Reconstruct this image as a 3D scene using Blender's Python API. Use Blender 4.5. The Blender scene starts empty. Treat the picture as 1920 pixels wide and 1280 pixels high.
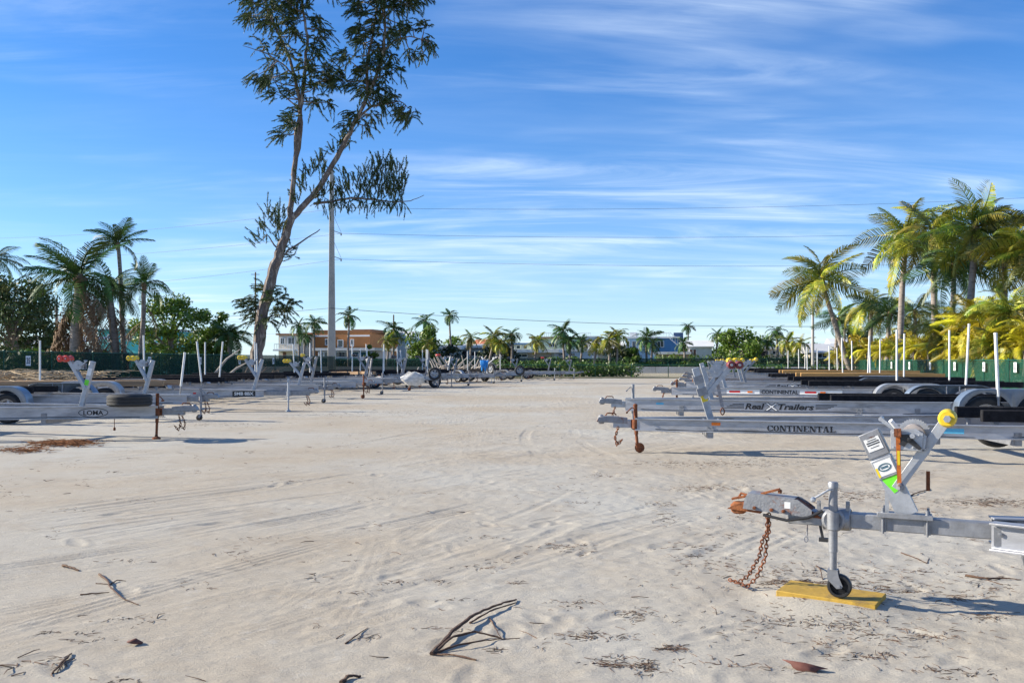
import bpy, bmesh, math, random
import numpy as np
from mathutils import Vector, Matrix, Quaternion
R = math.radians
random.seed(7)
C = bpy.context.scene.collection
scene = bpy.context.scene

# ------------------------------------------------------------------ camera, sky, sun, exposure
EYE, FPX, HOR = 1.4, 1700.0, 677.0          # eye height (m), focal length and horizon row of the 1920 px wide photograph
cam = bpy.data.cameras.new('camera')
cam.sensor_width = 36.0
cam.lens = 36.0 * FPX / 1920.0
cam.shift_y = (HOR - 640.0) / 1920.0
cam.clip_start, cam.clip_end = 0.05, 6000
cam_ob = bpy.data.objects.new('camera', cam)
cam_ob.location = (0, 0, EYE)
cam_ob.rotation_euler = (R(90), 0, 0)
C.objects.link(cam_ob)
scene.camera = cam_ob

SUN_EL, SUN_AZ = 24.0, -83.0                # azimuth clockwise from +Y: low sun on the left, a little ahead
world = bpy.data.worlds.new('World')
scene.world = world
world.use_nodes = True
nt = world.node_tree
N, Lk = nt.nodes, nt.links
N.clear()
def wn(t, **k):
    n = N.new(t)
    for a, b in k.items():
        setattr(n, a, b)
    return n
out = wn('ShaderNodeOutputWorld')
bg = wn('ShaderNodeBackground'); bg.inputs['Strength'].default_value = 0.060
sky = wn('ShaderNodeTexSky', sky_type='NISHITA', sun_disc=False)
sky.sun_elevation = R(SUN_EL); sky.sun_rotation = R(SUN_AZ)
sky.air_density, sky.dust_density, sky.ozone_density = 1.0, 0.05, 1.6
hsv = wn('ShaderNodeHueSaturation'); hsv.inputs['Saturation'].default_value = 1.12
tint = wn('ShaderNodeMix', data_type='RGBA', blend_type='MULTIPLY'); tint.inputs['Factor'].default_value = 1
tint.inputs['B'].default_value = (0.80, 1.11, 1.62, 1)
Lk.new(sky.outputs[0], tint.inputs['A']); Lk.new(tint.outputs['Result'], hsv.inputs['Color'])
# thin cirrus on a flat cloud deck (direction projected on a plane overhead)
tc = wn('ShaderNodeTexCoord')
sep = wn('ShaderNodeSeparateXYZ'); Lk.new(tc.outputs['Generated'], sep.inputs[0])
def wm(op, a, b=None, c=None):
    m = wn('ShaderNodeMath', operation=op)
    for i, x in enumerate((a, b, c)):
        if x is None: continue
        if isinstance(x, (int, float)): m.inputs[i].default_value = x
        else: Lk.new(x, m.inputs[i])
    return m.outputs[0]
zc = wm('ADD', wm('MAXIMUM', sep.outputs[2], 0.0), 0.10)
u = wm('DIVIDE', sep.outputs[0], zc); v = wm('DIVIDE', sep.outputs[1], zc)
comb = wn('ShaderNodeCombineXYZ'); Lk.new(u, comb.inputs[0]); Lk.new(v, comb.inputs[1])
def cloud(scale, rot, sx, sy, det, lo, hi, off):
    mp = wn('ShaderNodeMapping'); mp.inputs['Rotation'].default_value = (0, 0, R(rot))
    mp.inputs['Scale'].default_value = (sx, sy, 1); mp.inputs['Location'].default_value = off
    Lk.new(comb.outputs[0], mp.inputs[0])
    nz = wn('ShaderNodeTexNoise'); nz.inputs['Scale'].default_value = scale
    nz.inputs['Detail'].default_value = det; nz.inputs['Roughness'].default_value = 0.62
    nz.inputs['Distortion'].default_value = 0.7
    Lk.new(mp.outputs[0], nz.inputs['Vector'])
    mr = wn('ShaderNodeMapRange'); mr.interpolation_type = 'SMOOTHSTEP'
    mr.inputs[1].default_value = lo; mr.inputs[2].default_value = hi
    Lk.new(nz.outputs[0], mr.inputs[0])
    return mr.outputs[0]
fine = cloud(1.3, -16, 0.55, 2.2, 12, 0.36, 0.82, (0.1, 6.7, 0))
big = cloud(0.40, -12, 0.8, 1.3, 4, 0.42, 0.66, (20.0, 3.0, 0))
veil = cloud(0.7, -8, 0.35, 1.5, 8, 0.44, 0.90, (1.3, 9.2, 0))
lowair = wm('MULTIPLY', wm('POWER', wm('SUBTRACT', 1.0, wm('MAXIMUM', sep.outputs[2], 0.0)), 9.0), 0.40)
amt = wm('MINIMUM', wm('ADD', wm('MULTIPLY', wm('MULTIPLY', fine, big), 0.72), wm('ADD', wm('MULTIPLY', veil, 0.22), lowair)), 0.85)
mix = wn('ShaderNodeMix', data_type='RGBA')
Lk.new(amt, mix.inputs['Factor']); Lk.new(hsv.outputs[0], mix.inputs['A'])
mix.inputs['B'].default_value = (8.6, 10.0, 11.6, 1)
Lk.new(mix.outputs['Result'], bg.inputs['Color']); Lk.new(bg.outputs[0], out.inputs['Surface'])

sl = bpy.data.lights.new('sun', 'SUN'); sl.energy = 5.0; sl.angle = R(0.5); sl.color = (1.0, 0.92, 0.77)
so = bpy.data.objects.new('sun', sl)
sd = Vector((math.sin(R(SUN_AZ)) * math.cos(R(SUN_EL)), math.cos(R(SUN_AZ)) * math.cos(R(SUN_EL)), math.sin(R(SUN_EL))))
so.rotation_euler = sd.to_track_quat('Z', 'Y').to_euler()
so.location = (-40, 10, 40)
C.objects.link(so)
vs = scene.view_settings
vs.view_transform = 'Standard'; vs.look = 'None'; vs.gamma = 1.0; vs.use_curve_mapping = False
vs.exposure = 0.96
scene.cycles.max_bounces = 6
scene.cycles.transparent_max_bounces = 24

# ------------------------------------------------------------------ helpers: places
def W(px, py, Y):                            # a photograph pixel carried out to distance Y
    return Vector(((px - 960) * Y / FPX, Y, EYE - (py - HOR) * Y / FPX))
def GX(px, Y): return (px - 960) * Y / FPX
def HZ(py, Y): return EYE - (py - HOR) * Y / FPX
LA = R(9)                                    # the yard runs off 9 degrees to the right
def lot(lx, ly, z=0.0):
    return Vector((math.cos(LA) * lx + math.sin(LA) * ly, -math.sin(LA) * lx + math.cos(LA) * ly, z))

# ------------------------------------------------------------------ helpers: meshes
class MB:
    def __init__(s): s.v = []; s.f = []
    def add(s, vs, fs):
        n = len(s.v)
        s.v.extend([tuple(v) for v in vs]); s.f.extend([tuple(i + n for i in f) for f in fs])
    def box(s, c, size, rot=None):
        c = Vector(c); hx, hy, hz = size[0] / 2, size[1] / 2, size[2] / 2
        P = [Vector((x, y, z)) for z in (-hz, hz) for y in (-hy, hy) for x in (-hx, hx)]
        if rot is not None: P = [rot @ p for p in P]
        s.add([c + p for p in P], [(0, 2, 3, 1), (4, 5, 7, 6), (0, 1, 5, 4), (2, 6, 7, 3), (0, 4, 6, 2), (1, 3, 7, 5)])
    def sweep(s, prof, pts, up=(0, 0, 1), caps=True):
        pts = [Vector(p) for p in pts]; up = Vector(up); n = len(prof); rings = []
        for i, p in enumerate(pts):
            a = (pts[i] - pts[i - 1]).normalized() if i > 0 else None
            b = (pts[i + 1] - pts[i]).normalized() if i < len(pts) - 1 else None
            t = ((a or b) + (b or a)).normalized()
            k = 1.0 if a is None or b is None else 1.0 / max(0.4, t.dot(b))
            sd_ = t.cross(up)
            if sd_.length < 1e-4: sd_ = t.cross(Vector((0, 1, 0)))
            sd_.normalize(); u_ = sd_.cross(t).normalized()
            rings.append([p + sd_ * (q[0] * k) + u_ * q[1] for q in prof])
        vs_, fs_ = [], []
        for r_ in rings: vs_ += r_
        for i in range(len(pts) - 1):
            for j in range(n):
                k2 = (j + 1) % n
                fs_.append((i * n + j, i * n + k2, (i + 1) * n + k2, (i + 1) * n + j))
        if caps:
            fs_.append(tuple(range(n))[::-1]); fs_.append(tuple((len(pts) - 1) * n + j for j in range(n)))
        s.add(vs_, fs_)
    def bar(s, p0, p1, w, h, up=(0, 0, 1)):
        s.sweep([(-w / 2, -h / 2), (w / 2, -h / 2), (w / 2, h / 2), (-w / 2, h / 2)], [p0, p1], up)
    def chan(s, p0, p1, w, h, t, up=(0, 0, 1)):         # a U channel, open downwards
        s.sweep([(-w / 2, -h / 2), (-w / 2 + t, -h / 2), (-w / 2 + t, h / 2 - t), (w / 2 - t, h / 2 - t),
                 (w / 2 - t, -h / 2), (w / 2, -h / 2), (w / 2, h / 2), (-w / 2, h / 2)], [p0, p1], up)
    def ibeam(s, pts, h, w, tf=0.014, tw=0.01):
        a, b, c, d = w / 2, h / 2, tw / 2, h / 2 - tf
        s.sweep([(-a, -b), (a, -b), (a, -d), (c, -d), (c, d), (a, d), (a, b), (-a, b), (-a, d), (-c, d), (-c, -d), (-a, -d)], pts)
    def path(s, pts, radii, n=8, caps=True, flat=1.0):
        pts = [Vector(p) for p in pts]
        if isinstance(radii, (int, float)): radii = [radii] * len(pts)
        t0 = (pts[1] - pts[0]).normalized()
        ref = Vector((0, 0, 1)) if abs(t0.z) < 0.9 else Vector((1, 0, 0))
        nx = t0.cross(ref).normalized(); vs_, fs_ = [], []
        for i, p in enumerate(pts):
            if i == 0: t = t0
            elif i == len(pts) - 1: t = (pts[i] - pts[i - 1]).normalized()
            else: t = (pts[i + 1] - pts[i - 1]).normalized()
            nx = (nx - t * nx.dot(t)).normalized(); ny = t.cross(nx)
            for j in range(n):
                a = 2 * math.pi * j / n
                vs_.append(p + (nx * math.cos(a) + ny * (math.sin(a) * flat)) * radii[i])
        for i in range(len(pts) - 1):
            for j in range(n):
                k = (j + 1) % n
                fs_.append((i * n + j, i * n + k, (i + 1) * n + k, (i + 1) * n + j))
        if caps:
            fs_.append(tuple(range(n))[::-1]); fs_.append(tuple((len(pts) - 1) * n + j for j in range(n)))
        s.add(vs_, fs_)
    def tube(s, p0, p1, r0, r1=None, n=10):
        s.path([p0, p1], [r0, r0 if r1 is None else r1], n)
    def lathe(s, c, axis, prof, n=24, closed=False):     # prof: (radius, offset along axis)
        c = Vector(c); ax = Vector(axis).normalized()
        ref = Vector((0, 0, 1)) if abs(ax.z) < 0.9 else Vector((1, 0, 0))
        x = ax.cross(ref).normalized(); y = ax.cross(x); vs_, fs_ = [], []; m = len(prof)
        for j in range(n):
            a = 2 * math.pi * j / n; d = x * math.cos(a) + y * math.sin(a)
            for r_, h_ in prof: vs_.append(c + d * r_ + ax * h_)
        for j in range(n):
            k = (j + 1) % n
            for i in range(m if closed else m - 1):
                i2 = (i + 1) % m
                fs_.append((j * m + i, k * m + i, k * m + i2, j * m + i2))
        s.add(vs_, fs_)
    def torus(s, c, M, ra, rb, r, n=12, m=6):            # oval ring in the xy plane of the 3x3 matrix M
        c = Vector(c); vs_, fs_ = [], []
        for i in range(n):
            a = 2 * math.pi * i / n; ctr = Vector((ra * math.cos(a), rb * math.sin(a), 0)); d = ctr.normalized()
            for j in range(m):
                b = 2 * math.pi * j / m
                vs_.append(c + M @ (ctr + d * (r * math.cos(b)) + Vector((0, 0, r * math.sin(b)))))
        for i in range(n):
            for j in range(m):
                i2, j2 = (i + 1) % n, (j + 1) % m
                fs_.append((i * m + j, i2 * m + j, i2 * m + j2, i * m + j2))
        s.add(vs_, fs_)
    def prism(s, poly, o, ux, uy, th):                   # polygon in the (ux, uy) plane at o, thickened by th along ux x uy
        o, ux, uy = Vector(o), Vector(ux), Vector(uy); nn = ux.cross(uy).normalized(); n = len(poly)
        A = [o + ux * a + uy * b for a, b in poly]; B = [p + nn * th for p in A]
        s.add(A + B, [tuple(range(n))[::-1], tuple(range(n, 2 * n))] + [(i, (i + 1) % n, n + (i + 1) % n, n + i) for i in range(n)])
    def mesh(s, name, m=None, smooth=True, ang=38):
        me = bpy.data.meshes.new(name); me.from_pydata(s.v, [], s.f); me.update()
        if m is not None: me.materials.append(m)
        if smooth:
            me.shade_smooth(); me.set_sharp_from_angle(angle=R(ang))
        return me
    def build(s, name, m, parent=None, label=None, bevel=0.0):
        o = link(name, s.mesh(name, m), parent)
        if label: o['label'] = label
        if bevel:
            b = o.modifiers.new('bevel', 'BEVEL'); b.width = bevel; b.segments = 2; b.limit_method = 'ANGLE'; b.angle_limit = R(40)
        return o
def link(name, me, parent=None):
    o = bpy.data.objects.new(name, me); C.objects.link(o)
    if parent is not None: o.parent = parent
    return o
def tag(o, label, cat, group=None):
    o['label'] = label; o['category'] = cat
    if group: o['group'] = group
    return o
def thing(name, label, cat, loc=(0, 0, 0), rz=0.0, group=None):
    o = bpy.data.objects.new(name, None); C.objects.link(o)
    o.empty_display_size = 0.2
    o.location = loc; o.rotation_euler = (0, 0, rz)
    return tag(o, label, cat, group)
def kind(o, k):
    o['kind'] = k
    return o

# ------------------------------------------------------------------ helpers: materials
MATS = {}
def mat(name, col, rough=0.6, metal=0.0, var=0.15, vs_=4.0, bump=0.0, bs=40.0, spot=None, sscale=6.0, slo=0.5, shi=0.6,
        rand=0.0, alpha=1.0, trans=0.0, spec=0.5, stretch=None, coat=0.0):
    if name in MATS: return MATS[name]
    m = bpy.data.materials.new(name); m.use_nodes = True
    t = m.node_tree; n = t.nodes; l = t.links
    p = n['Principled BSDF']; p.inputs['Roughness'].default_value = rough; p.inputs['Metallic'].default_value = metal
    p.inputs['Specular IOR Level'].default_value = spec; p.inputs['Alpha'].default_value = alpha
    if coat: p.inputs['Coat Weight'].default_value = coat; p.inputs['Coat Roughness'].default_value = 0.15
    tc_ = n.new('ShaderNodeTexCoord'); vec = tc_.outputs['Object']
    if stretch:
        mp = n.new('ShaderNodeMapping'); mp.inputs['Scale'].default_value = stretch; l.new(vec, mp.inputs[0]); vec = mp.outputs[0]
    nz = n.new('ShaderNodeTexNoise'); nz.inputs['Scale'].default_value = vs_; nz.inputs['Detail'].default_value = 6
    nz.inputs['Roughness'].default_value = 0.65; l.new(vec, nz.inputs['Vector'])
    mr = n.new('ShaderNodeMapRange'); mr.inputs[1].default_value = 0.3; mr.inputs[2].default_value = 0.7
    mr.inputs[3].default_value = 1 - var; mr.inputs[4].default_value = 1 + var; l.new(nz.outputs[0], mr.inputs[0])
    mul = n.new('ShaderNodeMix'); mul.data_type = 'RGBA'; mul.blend_type = 'MULTIPLY'; mul.inputs['Factor'].default_value = 1
    mul.inputs['A'].default_value = (*col, 1); l.new(mr.outputs[0], mul.inputs['B']); cur = mul.outputs['Result']
    if spot:
        n2 = n.new('ShaderNodeTexNoise'); n2.inputs['Scale'].default_value = sscale; n2.inputs['Detail'].default_value = 8
        n2.inputs['Roughness'].default_value = 0.7; l.new(vec, n2.inputs['Vector'])
        m2 = n.new('ShaderNodeMapRange'); m2.inputs[1].default_value = slo; m2.inputs[2].default_value = shi; l.new(n2.outputs[0], m2.inputs[0])
        x2 = n.new('ShaderNodeMix'); x2.data_type = 'RGBA'; l.new(m2.outputs[0], x2.inputs['Factor'])
        l.new(cur, x2.inputs['A']); x2.inputs['B'].default_value = (*spot, 1); cur = x2.outputs['Result']
        if metal > 0:
            m3 = n.new('ShaderNodeMath'); m3.operation = 'MULTIPLY_ADD'; l.new(m2.outputs[0], m3.inputs[0])
            m3.inputs[1].default_value = -metal; m3.inputs[2].default_value = metal; l.new(m3.outputs[0], p.inputs['Metallic'])
    if rand:
        oi = n.new('ShaderNodeObjectInfo'); hs = n.new('ShaderNodeHueSaturation')
        r1 = n.new('ShaderNodeMapRange'); r1.inputs[3].default_value = 1 - rand; r1.inputs[4].default_value = 1 + rand
        l.new(oi.outputs['Random'], r1.inputs[0]); l.new(r1.outputs[0], hs.inputs['Value'])
        r2 = n.new('ShaderNodeMapRange'); r2.inputs[3].default_value = 0.5 - 0.05 * rand; r2.inputs[4].default_value = 0.5 + 0.04 * rand
        l.new(oi.outputs['Random'], r2.inputs[0]); l.new(r2.outputs[0], hs.inputs['Hue']); l.new(cur, hs.inputs['Color']); cur = hs.outputs[0]
    l.new(cur, p.inputs['Base Color'])
    if bump:
        nb = n.new('ShaderNodeTexNoise'); nb.inputs['Scale'].default_value = bs; nb.inputs['Detail'].default_value = 5; l.new(vec, nb.inputs['Vector'])
        bp = n.new('ShaderNodeBump'); bp.inputs['Strength'].default_value = bump; bp.inputs['Distance'].default_value = 0.02
        l.new(nb.outputs[0], bp.inputs['Height']); l.new(bp.outputs[0], p.inputs['Normal'])
    if trans:
        tb = n.new('ShaderNodeBsdfTranslucent'); l.new(cur, tb.inputs[0]); ms = n.new('ShaderNodeMixShader'); ms.inputs[0].default_value = trans
        l.new(p.outputs[0], ms.inputs[1]); l.new(tb.outputs[0], ms.inputs[2]); l.new(ms.outputs[0], n['Material Output'].inputs['Surface'])
    MATS[name] = m
    return m
ALU = mat('aluminium', (0.40, 0.405, 0.43), 0.42, 0.55, 0.28, 3, 0.06, 60, (0.20, 0.20, 0.205), 2.6, 0.50, 0.72, stretch=(0.6, 2, 3))
GALV = mat('galvanised steel', (0.27, 0.275, 0.29), 0.48, 0.5, 0.22, 14, 0.08, 70, (0.19, 0.19, 0.20), 9, 0.52, 0.72)
GALVL = mat('pale galvanised steel', (0.40, 0.415, 0.44), 0.45, 0.45, 0.15, 16, 0.06, 70, (0.26, 0.265, 0.275), 9, 0.54, 0.75)
DGALV = mat('weathered dark steel', (0.25, 0.25, 0.27), 0.55, 0.5, 0.25, 10, 0.1, 60, (0.14, 0.06, 0.03), 8, 0.56, 0.66)
RUST = mat('rusted steel', (0.20, 0.062, 0.022), 0.85, 0.1, 0.5, 18, 0.35, 60, (0.06, 0.025, 0.015), 12, 0.5, 0.62)
RUSTO = mat('orange rust', (0.27, 0.09, 0.028), 0.85, 0.0, 0.45, 20, 0.3, 70, (0.14, 0.04, 0.015), 14, 0.48, 0.6)
RUSTG = mat('half rusted galvanised steel', (0.27, 0.275, 0.29), 0.6, 0.4, 0.2, 9, 0.2, 60, (0.20, 0.06, 0.02), 7, 0.53, 0.62)
RUBBER = mat('tyre rubber', (0.022, 0.022, 0.023), 0.75, 0, 0.35, 12, 0.15, 50, (0.10, 0.095, 0.085), 5, 0.56, 0.8)
CARPET = mat('black bunk carpet', (0.018, 0.018, 0.021), 0.95, 0, 0.4, 12, 0.3, 180, (0.06, 0.055, 0.05), 5, 0.55, 0.75, spec=0.1)
PVC = mat('white plastic pipe', (0.72, 0.72, 0.70), 0.4, 0, 0.12, 5, spot=(0.45, 0.43, 0.39), sscale=5, slo=0.54, shi=0.74)
YROLL = mat('yellow roller rubber', (0.72, 0.50, 0.02), 0.45, 0, 0.15, 12, spot=(0.35, 0.22, 0.03), sscale=14, slo=0.6, shi=0.75)
RROLL = mat('red roller rubber', (0.55, 0.045, 0.03), 0.45, 0, 0.2, 12)
DROLL = mat('dark red roller rubber', (0.16, 0.025, 0.03), 0.5, 0, 0.25, 12)
BLACKP = mat('black plastic', (0.02, 0.02, 0.022), 0.45, 0, 0.3, 10)
INK = mat('black lettering', (0.012, 0.012, 0.014), 0.5, 0, 0.1, 10)
WHITE = mat('white paint', (0.78, 0.78, 0.77), 0.5, 0, 0.08, 8)
REDREF = mat('red reflector', (0.6, 0.02, 0.02), 0.25, 0, 0.1, 30)
AMBER = mat('amber marker lens', (0.75, 0.17, 0.01), 0.25, 0, 0.15, 30)
WOODB = mat('weathered bunk board', (0.36, 0.23, 0.13), 0.85, 0, 0.3, 5, 0.25, 30, (0.2, 0.12, 0.07), 4, 0.5, 0.7, stretch=(0.3, 5, 5))
WOODO = mat('orange treated board', (0.46, 0.25, 0.08), 0.8, 0, 0.3, 5, 0.2, 30, stretch=(0.3, 5, 5))
STRAP = mat('frayed orange strap', (0.45, 0.12, 0.02), 0.9, 0, 0.4, 30)
STRAPG = mat('grey winch strap', (0.34, 0.30, 0.28), 0.9, 0, 0.3, 30)

# ------------------------------------------------------------------ lettering (flat print on the trailers)
TXT = {}
def text_mesh(s, shear=0.0, fat=0.02, key=None):
    k = (s, shear, fat)
    if k in TXT: return TXT[k]
    cu = bpy.data.curves.new('txt', 'FONT'); cu.body = s; cu.size = 1.0; cu.offset = fat; cu.shear = shear; cu.extrude = 0.004
    cu.resolution_u = 3
    ob = bpy.data.objects.new('txt', cu); C.objects.link(ob)
    dg = bpy.context.evaluated_depsgraph_get()
    me = bpy.data.meshes.new_from_object(ob.evaluated_get(dg))
    bpy.data.objects.remove(ob); bpy.data.curves.remove(cu)
    co = np.empty(len(me.vertices) * 3); me.vertices.foreach_get('co', co); co = co.reshape(-1, 3)
    fs = [tuple(p.vertices) for p in me.polygons]; bpy.data.meshes.remove(me)
    co[:, 0] -= co[:, 0].min(); co[:, 1] -= co[:, 1].min()
    TXT[k] = (co, fs, co[:, 0].max(), co[:, 1].max())
    return TXT[k]
def slab_mesh(word):                          # heavy serif capitals cut from bars and ovals
    if ('slab', word) in TXT: return TXT[('slab', word)]
    b = MB(); x = 0.0; T, H_ = 0.26, 1.0
    def rect(x0, x1, y0, y1): b.prism([(x0, y0), (x1, y0), (x1, y1), (x0, y1)], (0, 0, 0), (1, 0, 0), (0, 1, 0), 0.008)
    def quad(q): b.prism(q, (0, 0, 0), (1, 0, 0), (0, 1, 0), 0.008)
    def oval(x0, w, gap):
        n = 20
        for i in range(n):
            a0, a1 = 2 * math.pi * i / n, 2 * math.pi * (i + 1) / n
            if gap and (a0 < 0.6 or a1 > 2 * math.pi - 0.6): continue
            f = lambda a, k, r: (x0 + w / 2 + math.cos(a) * (w / 2 - k), 0.5 + math.sin(a) * (0.5 - r))
            quad([f(a0, T, 0.07), f(a0, 0, 0), f(a1, 0, 0), f(a1, T, 0.07)])
    for ch in word:
        if ch in 'CO':
            w = 0.88; oval(x, w, ch == 'C')
            if ch == 'C': rect(x + w - 0.12, x + w, 0.62, 0.98); rect(x + w - 0.12, x + w, 0.04, 0.3)
        elif ch == 'N':
            w = 1.0; rect(x + .08, x + .2, 0, 1); rect(x + w - .2, x + w - .08, 0, 1)
            quad([(x + .08, 1), (x + w - .38, 0), (x + w - .08, 0), (x + .38, 1)])
            rect(x, x + .3, 0, .09); rect(x, x + .3, .91, 1); rect(x + w - .3, x + w, .91, 1)
        elif ch == 'T':
            w = 0.86; rect(x, x + w, .88, 1); rect(x + w / 2 - T / 2, x + w / 2 + T / 2, .07, .9); rect(x + .2, x + w - .2, 0, .08)
            rect(x, x + .09, .66, .9); rect(x + w - .09, x + w, .66, .9)
        elif ch == 'I':
            w = 0.46; rect(x + .1, x + .1 + T, .07, .93); rect(x, x + w, 0, .08); rect(x, x + w, .92, 1)
        elif ch == 'E':
            w = 0.82; rect(x + .08, x + .08 + T, .07, .93); rect(x, x + w, 0, .1); rect(x, x + w, .9, 1); rect(x + .3, x + .62, .46, .56)
            rect(x + w - .1, x + w, .08, .32); rect(x + w - .1, x + w, .68, .92)
        elif ch == 'L':
            w = 0.8; rect(x + .08, x + .08 + T, .07, .93); rect(x, x + w, 0, .1); rect(x, x + .44, .92, 1); rect(x + w - .1, x + w, .08, .34)
        elif ch == 'A':
            w = 1.0; quad([(x + .08, 0.05), (x + .2, .05), (x + .54, 1), (x + .42, 1)]); quad([(x + .6, .05), (x + .92, .05), (x + .64, 1), (x + .42, 1)])
            rect(x + .24, x + .66, .3, .38); rect(x, x + .3, 0, .07); rect(x + .52, x + w, 0, .07)
        x += w + 0.07
    co = np.array(b.v)
    co[:, 2] += 0.0
    TXT[('slab', word)] = (co, b.f, co[:, 0].max(), 1.0)
    return TXT[('slab', word)]
def put_text(tm, o, ux, uy, width, height, m, parent, name='lettering'):    # lay lettering on a plane; o = its lower left corner
    co, fs, w0, h0 = tm
    o, ux, uy = Vector(o), Vector(ux).normalized(), Vector(uy).normalized(); nn = ux.cross(uy)
    vs_ = [o + ux * (c[0] / w0 * width) + uy * (c[1] / h0 * height) + nn * (c[2] * 0.4) for c in co]
    b = MB(); b.add(vs_, fs)
    return link(name, b.mesh(name, m, smooth=False), parent)
for w_ in ('LOMA', 'SMB 8BX', '35', '34', '33', '32', '31', '30', '29', '28', '94', '95', '96', '97', '98', '99'): text_mesh(w_, 0, 0.025)
text_mesh('Real', 0.25, 0.035); text_mesh('Trailers', 0.25, 0.035); text_mesh('X', 0.0, 0.05); text_mesh('CONTINENTAL', 0.0, 0.035)

# ------------------------------------------------------------------ the sand yard
rng = np.random.default_rng(11)
def vnoise(x, y, seed):
    r_ = np.random.default_rng(seed).random((256, 256))
    xi = np.floor(x).astype(int); yi = np.floor(y).astype(int); fx = x - xi; fy = y - yi
    fx = fx * fx * (3 - 2 * fx); fy = fy * fy * (3 - 2 * fy)
    a = r_[xi % 256, yi % 256]; b = r_[(xi + 1) % 256, yi % 256]; c = r_[xi % 256, (yi + 1) % 256]; d = r_[(xi + 1) % 256, (yi + 1) % 256]
    return (a * (1 - fx) + b * fx) * (1 - fy) + (c * (1 - fx) + d * fx) * fy - 0.5
def spaced(a, b, d0, g):
    o = [a]; d = d0
    while o[-1] < b: o.append(o[-1] + d); d *= g
    return o
xr = spaced(0.010, 4.2, 0.0200, 1.0); xr += spaced(xr[-1] + 0.03, 70, 0.03, 1.030)
xs = np.array([-q for q in xr[::-1]] + xr)
ys = spaced(2.3, 8.6, 0.0145, 1.0012); ys += spaced(ys[-1] + 0.03, 74, 0.032, 1.009)
ys = np.array(spaced(-30, 1.0, 1.5, 0.97)[:-1] + spaced(1.05, 2.15, 0.12, 0.9)[:10] + ys); ys = np.unique(ys)
GXX, GYY = np.meshgrid(xs, ys)
def tracks():
    T = []
    def bez(p, n=60):
        p = [np.array(q, float) for q in p]; o = []
        for t in np.linspace(0, 1, n):
            q = [a.copy() for a in p]
            while len(q) > 1: q = [q[i] * (1 - t) + q[i + 1] * t for i in range(len(q) - 1)]
            o.append(q[0])
        return np.array(o)
    T.append((bez([(-1.75, 3.4), (-1.3, 5.0), (-1.0, 6.8), (-0.3, 9.5)]), 0.24, 0.0055))
    T.append((bez([(-3.4, 3.4), (-2.3, 5.4), (-1.9, 6.6), (-0.2, 9.0)]), 0.28, 0.0065))
    T.append((bez([(-1.25, 3.3), (-0.75, 4.6), (-0.95, 6.2), (-1.05, 7.4)]), 0.22, 0.003))
    T.append((bez([(-0.95, 3.2), (-0.75, 4.4), (-0.35, 6.0), (0.6, 8.0)]), 0.14, 0.007))
    T.append((bez([(-5.0, 5.2), (-3.4, 6.2), (-2.0, 7.4), (0.4, 12.0)]), 0.26, 0.008))
    T.append((bez([(-4.2, 3.8), (-3.2, 4.8), (-2.4, 5.8), (-1.6, 6.4)]), 0.26, 0.009))
    T.append((bez([(-7.0, 6.2), (-4.5, 7.4), (-2.5, 9.5), (0.5, 16.0)]), 0.24, 0.009))
    T.append((bez([(1.9, 9.2), (0.9, 11.0), (-0.2, 14.0), (0.4, 19.0)]), 0.18, 0.0035))
    T.append((bez([(3.4, 9.6), (1.7, 11.4), (0.9, 14.0), (1.3, 19.0)]), 0.18, 0.002))
    T.append((bez([(-8.0, 8.5), (-5.0, 9.6), (-2.0, 13.0), (0.8, 30.0)]), 0.26, 0.008))
    T.append((bez([(-9.5, 11.5), (-6.0, 11.6), (-2.5, 15.0), (2.2, 34.0)]), 0.26, 0.008))
    for k, (x0, y0, x1, y1, c) in enumerate(((-2.6, 3.2, -0.6, 7.2, .3), (-2.2, 3.3, 0.4, 7.6, .5), (-4.6, 4.6, -1.2, 8.4, .4), (-3.0, 4.0, 0.8, 10.5, .6), (-5.6, 6.4, -0.6, 11.5, .5), (-1.6, 4.4, 1.6, 8.6, -.4), (-0.4, 7.2, 2.6, 11.0, .5), (-3.8, 5.6, -2.2, 7.2, .2))):
        T.append((bez([(x0, y0), (x0 * .6 + x1 * .4 + c, y0 * .66 + y1 * .34), (x0 * .3 + x1 * .7 + c, y0 * .34 + y1 * .66), (x1, y1)]), (0.09, 0.13, 0.18)[k % 3], (0.006, 0.007, 0.0055)[k % 3]))
    T.append((bez([(-6.0, 4.6), (-4.0, 5.6), (-2.2, 6.8), (-0.9, 7.6)]), 0.26, 0.009))
    return T
Zg = 0.020 * vnoise(GXX * 0.35, GYY * 0.35, 1) + 0.014 * vnoise(GXX * 1.1 + 3, GYY * 1.1, 2)
rough = np.clip(0.55 + 1.3 * vnoise(GXX * 0.22 + 9, GYY * 0.22 + 4, 3) + 0.10 * (GXX + 0.8), 0.15, 1.25)   # trampled towards the right
Zg += rough * (0.009 * vnoise(GXX * 3.4, GYY * 3.4, 4) + 0.007 * vnoise(GXX * 8.0, GYY * 8.0, 5) + 0.006 * vnoise(GXX * 18, GYY * 18, 6))
ca, sa = math.cos(R(52)), math.sin(R(52))
al, ac = GXX * ca + GYY * sa, -GXX * sa + GYY * ca                 # streaks of dragged sand
strk = np.clip(vnoise(al * 0.45 + 5, ac * 0.7, 7) * 3.0, 0, 1)
Zg += strk * (0.016 * vnoise(al * 0.8, ac * 9.0, 8) + 0.013 * vnoise(al * 1.6, ac * 24.0, 9))
pp = np.column_stack([GXX.ravel(), GYY.ravel()])
zf = Zg.ravel()
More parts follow.
